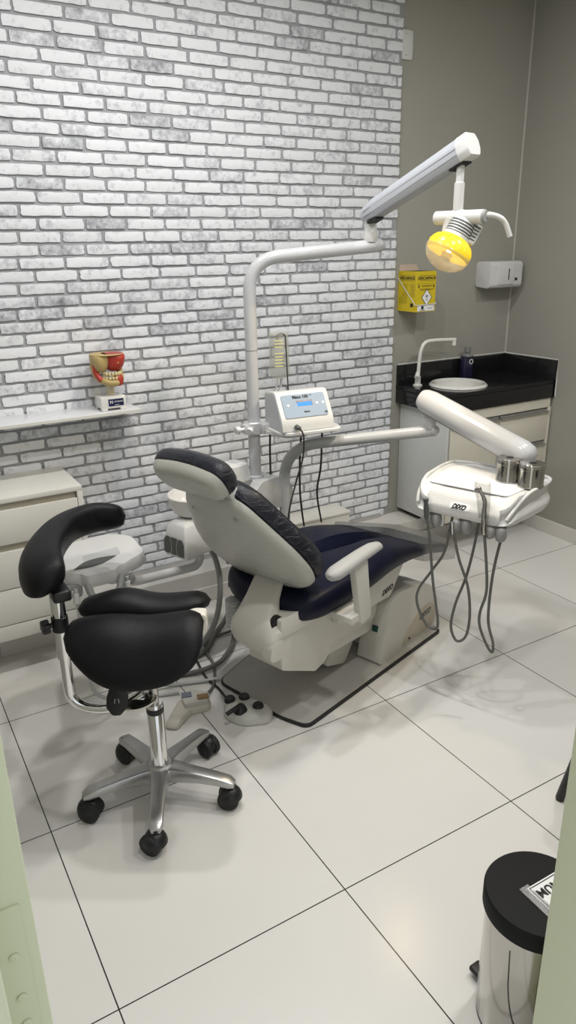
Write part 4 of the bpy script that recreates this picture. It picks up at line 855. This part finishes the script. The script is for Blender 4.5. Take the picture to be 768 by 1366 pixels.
h1 = hose('grey syringe handpiece hanging leftmost on the tray front', S_([(0.402, 0.69), (0.418, 0.62), (0.439, 0.459), (0.466, 0.309), (0.457, 0.269), (0.417, 0.275), (0.377, 0.336), (0.374, 0.394), (0.42, 0.481), (0.459, 0.562), (0.476, 0.70)]), [(0, -0.012), (0.006, -0.01), (0.008, 0.0), (0.009, 0.03), (0.007, 0.045), (0.010, 0.062), (0.0, 0.064)], M['dgrey'])
h2 = hose('bare hose coupling hanging in the middle of the tray front', S_([(0.500, 0.675), (0.529, 0.569), (0.569, 0.471), (0.583, 0.364), (0.573, 0.279), (0.538, 0.248), (0.511, 0.295), (0.52, 0.385), (0.548, 0.492), (0.564, 0.605), (0.572, 0.715)]), [(0, -0.03), (0.006, -0.028), (0.007, 0.0), (0.008, 0.014), (0.0, 0.016)], M['chrome'])
h3 = hose('steel handpiece in a clear sleeve standing rightmost on the tray front', S_([(0.611, 0.685), (0.631, 0.544), (0.635, 0.465), (0.619, 0.39), (0.621, 0.335), (0.648, 0.273), (0.668, 0.247), (0.667, 0.28), (0.641, 0.356), (0.638, 0.493), (0.646, 0.602), (0.663, 0.71)]), [(0, -0.015), (0.008, -0.013), (0.010, 0.0), (0.0105, 0.03), (0.0085, 0.042), (0.010, 0.05), (0.008, 0.075), (0.0, 0.077)], M['steel'])
ha = V(HW(0.0955, 0.757, -0.182)); hdv = (tr(-0.02, -0.07, 1)-tr(0, 0, 0)).normalized()
tip = ha + hdv*0.0
part('angled_neck', tube(nb(), spline([tip, tip+V((0, 0, 0.025)), tip+(tr(0, -0.012, 0.050)-tr(0, 0, 0)), tip+(tr(0, -0.025, 0.064)-tr(0, 0, 0))], 5), [0.0075]*8+[0.006]*8, 10), M['steel'], h3)
part('head', cyl(nb(), tip+(tr(0, -0.018, 0.068)-tr(0, 0, 0)), tip+(tr(0, -0.036, 0.058)-tr(0, 0, 0)), 0.0065, None, 14, 0.001), M['steel'], h3)
slv = nb(); loft(slv, [[tip + (tr(a, b, zz)-tr(0, 0, 0)) for a, b in ((-0.010, -w1), (-0.012, 0), (-0.010, w2), (0.010, w2), (0.012, 0), (0.010, -w1))] for zz, w1, w2 in ((-0.03, 0.013, 0.013), (0.03, 0.024, 0.014), (0.075, 0.036, 0.012), (0.088, 0.036, 0.010))], False)
part('plastic_sleeve', slv, M['film'], h3, 'clear plastic sleeve')
# canisters
def canister(x, y, lab):
    p = tr(x, y-0.012, 0.7905); t_ = thing('cotton_canister', lab, 'canister', tuple(p), TA, 'steel canisters on the tray')
    part('jar', lathe(nb(), [(0, 0), (0.040, 0), (0.0425, 0.002), (0.0425, 0.006), (0.041, 0.008), (0.041, 0.066), (0, 0.066)], p, seg=40), M['steel'], t_)
    ld = part('lid', lathe(nb(), [(0.042, 0), (0.043, 0.001), (0.043, 0.017), (0.0405, 0.020), (0.0, 0.0205)], p+V((0, 0, 0.061)), seg=40), M['steel'], t_)
    part('lid_hole', lathe(nb(), [(0, 0), (0.011, 0), (0.012, 0.0008), (0, 0.001)], p+V((0, 0, 0.0815)), seg=24), M['black'], ld, 'dark hole in the lid')
canister(0.055, 0.085, 'steel cotton canister on the tray standing left of its twin, nearer the arm'); canister(0.035, 0.172, 'steel cotton canister on the tray standing at the right rim')

# ---------------------------------------------------------------- assistant's tray on the left of the chair
at = thing('assistant_tray', 'small white tray with grey handle on a bent tube', 'tray', (0.37, 1.1, 0.45))
ao = rpoly([(0.205, 1.00), (0.27, 0.965), (0.385, 0.962), (0.495, 1.035), (0.505, 1.20), (0.44, 1.265), (0.25, 1.24)], [0.02, 0.01, 0.012, 0.018, 0.035, 0.04, 0.04])
part('tray_top', pillow(nb(), ao, [(0.02, 0.548), (0.006, 0.552), (0.0, 0.565), (0.0, 0.592), (0.004, 0.599), (0.012, 0.601)], lambda x, y, d: V((x, y, d))), M['plastic'], at)
part('grip_front', prism(nb(), rpoly([(0.27, 0.945), (0.36, 0.945), (0.385, 0.975), (0.255, 0.975)], 0.012), lambda a, b, d: V((a, b, d)), 0.555, 0.5985, 0.006), M['plastic'], at)
part('touch_panel', prism(nb(), rpoly([(0.29, 1.03), (0.415, 1.05), (0.425, 1.115), (0.30, 1.10)], 0.01), lambda a, b, d: V((a, b, d)), 0.600, 0.6022), mat('pale_grey_inlay', (0.50, 0.51, 0.52), 0.4), at, 'pale grey inlay')
part('button_strip', prism(nb(), rpoly([(0.245, 1.005), (0.325, 0.995), (0.40, 1.045), (0.345, 1.06), (0.29, 1.05)], [0.005, 0.04, 0.005, 0.04, 0.04]), lambda a, b, d: V((a, b, d)), 0.6005, 0.6026), M['dgrey'], at, 'dark grey button strip')
part('handle', tube(nb(), bend([(0.270, 0.955, 0.565), (0.275, 0.925, 0.525), (0.355, 0.915, 0.525), (0.385, 0.960, 0.565)], 0.025, 5), 0.011, 12), M['grey'], at, 'grey grab handle')
for (x, y) in ((0.232, 0.985), (0.405, 0.985)): hl = nb(); blob(hl, (x-0.018, y, 0.538), (0.013, 0.016, 0.026), 0.75); blob(hl, (x+0.016, y+0.004, 0.538), (0.013, 0.016, 0.024), 0.75); box(hl, (x-0.02, y-0.01, 0.545), (x+0.02, y+0.02, 0.562), 0.004); part('suction_holder', hl, M['grey'], at)
us = c(0.075, 0.40, 0.48)
part('bent_tube', tube(nb(), bend([(0.40, 1.12, 0.49), (0.46, 1.10, 0.465), (us.x, us.y, 0.40), (us.x, us.y, 0.50)], 0.06, 8), 0.0165, 16), M['plastic'], at)
part('tube_boss', cyl(nb(), (0.40, 1.12, 0.475), (0.40, 1.12, 0.553), 0.026, None, 20, 0.003), M['plastic'], at)
for x, y, lab in ((0.236, 0.975, 'pale suction hose hanging at the left end of the small tray'), (0.405, 0.975, 'pale suction hose hanging at the right end of the small tray')):
    t_ = thing('suction_hose', lab, 'suction hose', (x, y, 0.0), 0, 'suction hoses of the small tray'); 
    part('tube', tube(nb(), spline([(x, y, 0.552), (x+0.004, y+0.01, 0.48), (x+0.02, y+0.06, 0.30), (x+0.05, y+0.12, 0.08), (x+0.16, y+0.12, 0.012), (x+0.34, y+0.06, 0.011)], 8), 0.007, 10), M['greytube'], t_); part('tip', cyl(nb(), (x, y, 0.500), (x, y, 0.535), 0.011, 0.010, 12, 0.001), M['china'], t_)

# ---------------------------------------------------------------- saddle stool
S = V((0.328, 0.572, 0))
sl = thing('saddle_stool', 'black saddle stool with swing backrest on a five star base', 'stool', tuple(S))
part('column', lathe(nb(), [(0, 0.09), (0.030, 0.09), (0.027, 0.10), (0.0245, 0.105), (0.0245, 0.325), (0.021, 0.33), (0, 0.33)], S, seg=28), M['chrome'], sl, 'chrome gas column')
part('column_band', lathe(nb(), [(0.0247, 0.300), (0.0252, 0.301), (0.0252, 0.318), (0.0247, 0.319)], S, seg=28, closed=False), M['black'], sl, 'black band on the column')
part('gas_piston', cyl(nb(), S+V((0, 0, 0.328)), S+V((0, 0, 0.42)), 0.013), M['steel'], sl)
part('hub', lathe(nb(), [(0, 0.075), (0.045, 0.075), (0.05, 0.085), (0.048, 0.112), (0.034, 0.125), (0, 0.125)], S, seg=30), M['polished'], sl)
for k in range(5):
    a = math.radians(29+72*k); d = V((math.cos(a), math.sin(a), 0)); n_ = V((-d.y, d.x, 0)); rings = []
    for r_, z0, z1, w_ in ((0.025, 0.068, 0.120, 0.030), (0.06, 0.074, 0.118, 0.025), (0.12, 0.078, 0.111, 0.0215), (0.18, 0.077, 0.103, 0.0205), (0.214, 0.072, 0.096, 0.0205), (0.230, 0.070, 0.086, 0.014)):
        rings.append([S + d*r_ + n_*x + V((0, 0, z)) for x, z in rpoly([(-w_, z0), (w_, z0), (w_*0.9, z1), (-w_*0.9, z1)], 0.006, 2)])
    lg = part('star_leg', loft(nb(), rings), M['polished'], sl, 'polished aluminium star leg')
    cw = S + d*0.222
    aw = math.radians((29+72*k)+[80, 20, -35, 60, 10][k]); wd = V((math.cos(aw), math.sin(aw), 0)); wn_ = V((-wd.y, wd.x, 0)); ctr = cw - wd*0.012 + V((0, 0, 0.032))
    cst = nb()
    for sgn in (-1, 1):
        p_ = ctr + wn_*sgn*0.016; lathe(cst, [(0, -0.011), (0.024, -0.011), (0.031, -0.008), (0.032, -0.004), (0.032, 0.004), (0.031, 0.008), (0.024, 0.011), (0.010, 0.012), (0, 0.012)], p_, wn_, 28)
    caster = part('caster', cst, M['rubber'], lg, 'black twin wheel caster')
    hdn = nb(); lathe(hdn, [(0.035*math.cos(math.radians(x)), 0.035*math.sin(math.radians(x))) for x in range(0, 91, 15)], cw - wd*0.006 + V((0, 0, 0.034)), (0, 0, 1), 20); cyl(hdn, cw+V((0, 0, 0.06)), cw+V((0, 0, 0.078)), 0.010)
    part('caster_hood', hdn, M['black'], lg)
# seat: two padded halves with a channel between them
SA = math.radians(-30); MS = Matrix.Translation((S.x-0.012, S.y+0.020, 0)) @ Matrix.Rotation(SA, 4, 'Z')
ss = lambda x, y, z: MS @ V((x, y, z))      # x to the front, y to the left, z up
def saddle_half(sg):
    bm = nb(); N = 30; Kk = 26; rings = []
    for i in range(N+1):
        t_ = -1+2*i/N; x = 0.185*t_ + 0.0; e = max(0.0, 1-abs(t_)**4.0)**0.45
        front_ = max(0, t_); wmax = (0.195-0.050*max(0, -t_)**2)
        ring = []
        for k in range(Kk):
            a = 2*PI*k/Kk; cu_ = math.copysign(abs(math.cos(a))**0.75, math.cos(a)); sv = math.copysign(abs(math.sin(a))**0.75, math.sin(a))
            y = 0.006 + (wmax-0.006)*(0.5+0.5*cu_*(0.35+0.65*e)); th_ = 0.033*e*(1.0 if sv > 0 else 0.9)*(1+(0.75 if sg > 0 else 0.3)*math.exp(-((t_+0.30)/0.42)**2))
            zb = 0.597 - 5.4*max(0, y-0.06)**2 - 1.2*max(0, 0.06-y)**2 + 0.008*max(0, -t_)**2 + (0.026 if sg > 0 else 0.036)*front_**1.8 - 0.05*max(0, t_-0.8)
            ring.append(ss(x, sg*y, zb + th_*sv))
        rings.append(ring)
    return loft(bm, rings)
part('seat_pad', saddle_half(1), M['leather'], sl); part('seat_pad', saddle_half(-1), M['leather'], sl)
cvr = nb(); prism(cvr, rpoly([(-0.16, 0.545), (0.165, 0.545), (0.186, 0.565), (0.186, 0.620), (0.15, 0.622), (0.05, 0.575), (-0.16, 0.575)], 0.012), lambda a, b, d: ss(a, d, b), -0.030, 0.012, 0.004); part('seat_channel', cvr, mat('ivory_channel', (0.72, 0.69, 0.61), 0.4), sl, 'ivory plastic in the channel between the seat halves')
part('seat_frame', box(nb(), (-0.07, -0.045, 0.42), (0.07, 0.045, 0.55), 0.03, 4, MS), M['black'], sl)
tp_ = V((0.213, 0.540, 0.395)); tn = V((-0.45, -0.85, 0.25)).normalized(); tx_ = tn.cross(V((0, 0, 1))).normalized(); ty_ = tx_.cross(tn)
pad = part('height_lever', prism(nb(), rpoly([(-0.020, 0.012), (-0.012, 0.034), (-0.008, 0.06), (0.008, 0.06), (0.012, 0.034), (0.024, 0.012), (0.020, -0.014), (0.006, -0.030), (-0.010, -0.030), (-0.022, -0.012)], 0.004, 2), lambda a, b, d: tp_ + tx_*-a*1.35 + ty_*b*1.3 + tn*d, -0.003, 0.003, 0.001), M['black'], sl, 'black paddle lever')
lgm = nb()
for a0, a1, r_ in ((-20, 60, 0.010), (120, 200, 0.010)):
    tube(lgm, [tp_ + tn*0.0035 + tx_*r_*math.cos(math.radians(x))*0.6 + ty_*(r_*math.sin(math.radians(x))) for x in range(a0, a1+1, 20)], 0.0012, 6)
part('lever_logo', lgm, M['greytube'], pad)
part('swivel_disc', lathe(nb(), [(0, 0), (0.055, 0), (0.062, 0.004), (0.062, 0.010), (0.05, 0.014), (0, 0.014)], S+V((-0.052, 0.012, 0.352)), seg=32), M['steel'], sl, 'dark steel swivel disc')
TBp = V((S.x-0.212, S.y+0.090, 0))
part('backrest_tube', tube(nb(), bend([(TBp.x, TBp.y, 0.56), (TBp.x, TBp.y, 0.350), (S.x-0.125, S.y+0.03, 0.328), (S.x-0.03, S.y+0.0, 0.375)], 0.07, 8), 0.0155, 16), M['chrome'], sl, 'chrome bent tube')
part('backrest_sleeve', tube(nb(), [(TBp.x, TBp.y, 0.505), (TBp.x, TBp.y, 0.72)], 0.0195, 16), M['chrome'], sl, 'chrome sleeve')
ck = nb(); cyl(ck, TBp+V((0, 0, 0.588)), TBp+V((0, 0, 0.632)), 0.0225, None, 18, 0.002); kd = V((-0.75, -0.05, 0)).normalized(); cyl(ck, TBp+V((0, 0, 0.61)), TBp+V((0, 0, 0.61))+kd*0.035, 0.007)
part('clamp_collar', ck, M['black'], sl)
kn = nb(); kq = V((0, 0, 1)).rotation_difference(kd); prof_ = [(0.019+0.003*math.cos(6*2*PI*k/36), 2*PI*k/36) for k in range(36)]
loft(kn, [[TBp+V((0, 0, 0.61))+kd*dd+kq@V((r*s_*math.cos(a), r*s_*math.sin(a), 0)) for r, a in prof_] for dd, s_ in ((0.030, 0.8), (0.033, 1), (0.046, 1), (0.050, 0.8))]); part('star_knob', kn, M['black'], sl, 'black star knob')
# crescent backrest
cl_ = spline([V((S.x+x, S.y+y, z)) for x, y, z in ((0.075, 0.345, 0.780), (-0.015, 0.380, 0.782), (-0.115, 0.345, 0.778), (-0.195, 0.240, 0.768), (-0.234, 0.125, 0.762), (-0.230, 0.025, 0.762))], 7)
n = len(cl_); rings = []
for i, p in enumerate(cl_):
    T = (cl_[min(i+1, n-1)]-cl_[max(i-1, 0)]).normalized(); o_ = T.cross(V((0, 0, 1))).normalized(); u_ = o_.cross(T).normalized()*1.0
    s_ = i/(n-1); e = (1-abs(2*s_-1)**6)**0.5*0.92+0.08; wd_, ht = 0.056*e*(0.88+0.30*s_*(1.6-s_)), 0.050*e
    ring = []
    for k in range(24):
        a = 2*PI*k/24; cx_ = math.copysign(abs(math.cos(a))**0.7, math.cos(a)); sz_ = math.copysign(abs(math.sin(a))**0.7, math.sin(a))
        ring.append(p + o_*cx_*wd_ + u_*(sz_*ht - 0.35*cx_*wd_*(1 if o_.dot(V((-.6, .6, 0))) < 0 else -1)*-1))
    rings.append(ring)
part('backrest_pad', loft(nb(), rings), M['leather'], sl, 'black crescent backrest pad')
part('pad_seam', tube(nb(), [rg[22]*0.998+rg[22]*0.002 for rg in rings[2:-2]], 0.0022, 6), M['leather'], sl)
part('pad_mount', box(nb(), (TBp.x-0.018, TBp.y-0.05, 0.690), (TBp.x+0.03, TBp.y+0.03, 0.722), 0.008, 3), M['black'], sl)

# ---------------------------------------------------------------- foot controls and floor hoses
fc = thing('foot_control', 'grey foot control with joystick and three black buttons', 'foot control', (0.72, 0.785, 0))
fo_ = rpoly([(0.650, 0.810), (0.685, 0.735), (0.775, 0.700), (0.815, 0.745), (0.765, 0.850), (0.695, 0.885)], 0.025)
part('case', pillow(nb(), fo_, [(0.004, 0.001), (0, 0.004), (0.0, 0.020), (0.006, 0.030), (0.014, 0.038), (0.024, 0.041), (0.04, 0.042)], lambda x, y, d: V((x, y, d))), mat('foot_grey', (0.62, 0.61, 0.57), 0.45), fc)
for x, y in ((0.695, 0.850), (0.745, 0.835), (0.762, 0.762)): part('button', cyl(nb(), (x, y, 0.034), (x, y, 0.052), 0.0205, 0.019, 22, 0.003), M['black'], fc, 'round black button')
js = nb(); cyl(js, (0.700, 0.775, 0.034), (0.700, 0.775, 0.062), 0.026, 0.016, 22, 0.003); tube(js, [(0.700, 0.775, 0.058), (0.665, 0.765, 0.060), (0.640, 0.765, 0.052)], [0.011, 0.008, 0.008], 12); part('joystick', js, M['black'], fc, 'black joystick')
fp_ = thing('foot_pedal', 'beige foot pedal with two coloured pads behind the stool column', 'foot pedal', (0.57, 0.93, 0))
po_ = rpoly([(0.450, 0.865), (0.485, 0.835), (0.560, 0.890), (0.630, 0.880), (0.655, 0.925), (0.610, 0.985), (0.545, 0.975)], 0.015)
part('base', pillow(nb(), po_, [(0.003, 0.001), (0, 0.004), (0, 0.012), (0.008, 0.022), (0.02, 0.026)], lambda x, y, d: V((x, y, d))), mat('pedal_beige', (0.53, 0.50, 0.43), 0.5), fp_)
part('head', prism(nb(), rpoly([(0.545, 0.905), (0.630, 0.890), (0.650, 0.930), (0.605, 0.980), (0.555, 0.965)], 0.01), lambda a, b, d: V((a, b, d)), 0.02, 0.045, 0.006), mat('pedal_grey', (0.52, 0.51, 0.46), 0.5), fp_)
part('pad', box(nb(), (-0.018, -0.014, 0), (0.018, 0.014, 0.008), 0.002, 2, Matrix.Translation((0.572, 0.952, 0.043)) @ Matrix.Rotation(-0.3, 4, 'Z')), M['blue'], fp_, 'blue grey pad'); part('pad', box(nb(), (-0.020, -0.014, 0), (0.020, 0.014, 0.008), 0.002, 2, Matrix.Translation((0.618, 0.912, 0.043)) @ Matrix.Rotation(-0.3, 4, 'Z')), M['orange'], fp_, 'brown pad')
solo('pedal_cable', tube(nb(), spline([(0.640, 0.945, 0.025), (0.689, 0.994, 0.008), (0.728, 1.05, 0.008), (0.770, 1.154, 0.008), (0.785, 1.259, 0.008), (0.835, 1.325, 0.008), (0.95, 1.34, 0.012)], 8), 0.0058, 8), M['hose'], 'thin grey cable from the foot pedal running back under the chair', 'cable')
solo('control_cable', tube(nb(), spline([(0.700, 0.888, 0.022), (0.710, 0.93, 0.008), (0.712, 0.99, 0.008), (0.703, 1.06, 0.008), (0.715, 1.16, 0.008), (0.75, 1.30, 0.008), (0.84, 1.42, 0.008)], 8), 0.0042, 8), M['rubber'], 'black cable from the joystick foot control to the wall', 'cable')
for lab, pts, r_, m_ in (('thick grey hose dropping from the spittoon unit to the floor', [tuple(c(0.10, 0.395, 0.49)), (0.853, 1.263, 0.40), (0.865, 1.255, 0.28), (0.840, 1.262, 0.13), (0.775, 1.29, 0.016), (0.65, 1.28, 0.014), (0.50, 1.30, 0.014)], 0.0115, 'grey'),
                         ('grey hose curving from behind the chair across the floor', [(1.02, 1.47, 0.10), (0.96, 1.42, 0.03), (0.88, 1.358, 0.012), (0.775, 1.245, 0.012), (0.66, 1.225, 0.012), (0.50, 1.24, 0.012)], 0.0105, 'hose'),
                         ('dark hose looping on the floor behind the stool', [(0.96, 1.33, 0.06), (0.91, 1.25, 0.02), (0.862, 1.19, 0.020), (0.772, 1.118, 0.022), (0.651, 1.131, 0.011), (0.467, 1.205, 0.011), (0.38, 1.22, 0.011)], 0.010, 'hose')):
    solo('floor_hose', tube(nb(), spline(pts, 10), r_, 10), M[m_], lab, 'hose', 'hoses on the floor behind the stool')

# ---------------------------------------------------------------- pedal bin at the door
bx, by = 0.742, -0.462
bn = thing('pedal_bin', 'steel pedal bin with black lid beside the right door jamb', 'bin', (bx, by, 0))
part('body', lathe(nb(), [(0, 0.006), (0.097, 0.006), (0.099, 0.012), (0.099, 0.302), (0, 0.302)], (bx, by, 0), seg=56), M['steel'], bn, 'stainless steel body')
part('foot_ring', lathe(nb(), [(0.09, 0), (0.098, 0), (0.098, 0.012), (0.09, 0.012)], (bx, by, 0), seg=48, closed=False), M['black'], bn, 'black foot ring')
part('body_seam', tube(nb(), [(bx-0.0995*math.cos(a), by-0.0995*math.sin(a)*1, 0.27-0.20*math.sqrt(max(0, 1-((a-0.65)/0.42)**2))) for a in [0.23+0.84*k/20 for k in range(21)]], 0.0012, 6), M['dgrey'], bn)
part('lid', lathe(nb(), [(0.101, 0.0), (0.1065, 0.004), (0.1065, 0.040), (0.103, 0.045), (0.06, 0.0485), (0, 0.0495)], (bx, by, 0.300), seg=56), M['lid'], bn, 'black plastic lid')
part('pedal', box(nb(), (-0.028, -0.016, 0), (0.02, 0.016, 0.014), 0.005, 3, Matrix.Translation((bx-0.02, by+0.108, 0.012)) @ Matrix.Rotation(1.6, 4, 'Z')), M['black'], bn, 'black pedal')
# taped sign on the lid, read from inside the room
LA = math.radians(179); LM = Matrix.Translation((bx+0.037, by-0.022, 0.3500)) @ Matrix.Rotation(LA, 4, 'Z')
sg = thing('lid_sign', 'white printed sign taped on the black bin lid', 'sign', tuple(LM.translation), LA)
part('paper', box(nb(), (-0.058, -0.036, 0), (0.058, 0.036, 0.0008), 0, 1, LM), M['white'], sg)
fr = nb()
for a, b in (((-0.054, -0.033), (0.054, -0.031)), ((-0.054, 0.031), (0.054, 0.033)), ((-0.054, -0.033), (-0.052, 0.033)), ((0.052, -0.033), (0.054, 0.033))): box(fr, (*a, 0.0008), (*b, 0.0012), 0, 1, LM)
part('border', fr, M['ink'], sg)
part('lettering', textmesh('LIXO', 0.026, lambda x, y, z: LM @ V((x, y+0.014, 0.001+z)), bold=0.0008), M['ink'], sg, 'black word LIXO'); part('lettering', textmesh('COMUM', 0.026, lambda x, y, z: LM @ V((x, y-0.014, 0.001+z)), bold=0.0008), M['ink'], sg, 'black word COMUM')
tpz = nb(); box(tpz, (0.048, -0.042, 0.0009), (0.072, 0.036, 0.0014), 0, 1, LM); part('tape', tpz, M['film'], sg, 'clear tape')

# ---------------------------------------------------------------- black chair behind the jamb (only a leg tip shows)
kx, ky = 1.33, -0.07
bc_ = thing('black_chair', 'black chair of which one slanted leg shows at the right jamb', 'chair', (1.55, -0.27, 0))
part('seat', pillow(nb(), rpoly([(1.36, -0.47), (1.74, -0.47), (1.74, -0.09), (1.36, -0.09)], 0.05), soft(0.05, 0.02), lambda x, y, d: V((x, y, 0.43+d))), M['black'], bc_)
for (x, y), (x2, y2) in (((1.326, -0.07), (1.40, -0.13)), ((1.77, -0.07), (1.70, -0.13)), ((1.326, -0.49), (1.40, -0.43)), ((1.77, -0.49), (1.70, -0.43))):
    part('leg', tube(nb(), [(x, y, 0.0), (x+(x2-x)*0.02, y+(y2-y)*0.02, 0.006), (x2, y2, 0.44)], [0.010, 0.013, 0.018], 12), M['black'], bc_)
part('backrest', prism(nb(), rpoly([(1.37, 0.56), (1.73, 0.56), (1.71, 0.82), (1.39, 0.82)], 0.05), lambda a, b, d: V((a, -0.47-(b-0.43)*0.15+d, b)), -0.02, 0.02, 0.01), M['black'], bc_)
for x in (1.44, 1.66): part('back_post', tube(nb(), [(x, -0.45, 0.45), (x, -0.50, 0.62)], 0.012, 10), M['black'], bc_)

# ---------------------------------------------------------------- world, camera, view
wd = bpy.data.worlds.new('corridor_light'); bpy.context.scene.world = wd; wd.use_nodes = True
wd.node_tree.nodes['Background'].inputs[0].default_value = (0.92, 0.96, 1.0, 1); wd.node_tree.nodes['Background'].inputs[1].default_value = 0.65
f_px, yaw, pitch, roll = 965.16, 0.5318009651572269, -0.3521297634371386, -0.016219108162018422
fw = V((math.sin(yaw)*math.cos(pitch), math.cos(yaw)*math.cos(pitch), math.sin(pitch))); rt = V((math.cos(yaw), -math.sin(yaw), 0)); up = rt.cross(fw)
r2 = math.cos(roll)*rt+math.sin(roll)*up; u2 = -math.sin(roll)*rt+math.cos(roll)*up
cam = bpy.data.cameras.new('camera'); co = bpy.data.objects.new('camera', cam); C.objects.link(co)
cam.sensor_fit = 'VERTICAL'; cam.sensor_height = 36; cam.sensor_width = 36*768/1366; cam.lens = f_px/1366*36; cam.clip_start = 0.02
mtx = Matrix((r2, u2, -fw)).transposed().to_4x4(); mtx.translation = V((-0.3833579860668173*0.6, -1.9214212255693779*0.6, 2.5978781384025216*0.6)); co.matrix_world = mtx
sc = bpy.context.scene; sc.camera = co
sc.view_settings.view_transform = 'Standard'; sc.view_settings.look = 'None'; sc.view_settings.exposure = 0.5; sc.view_settings.gamma = 1.0; sc.view_settings.use_curve_mapping = False
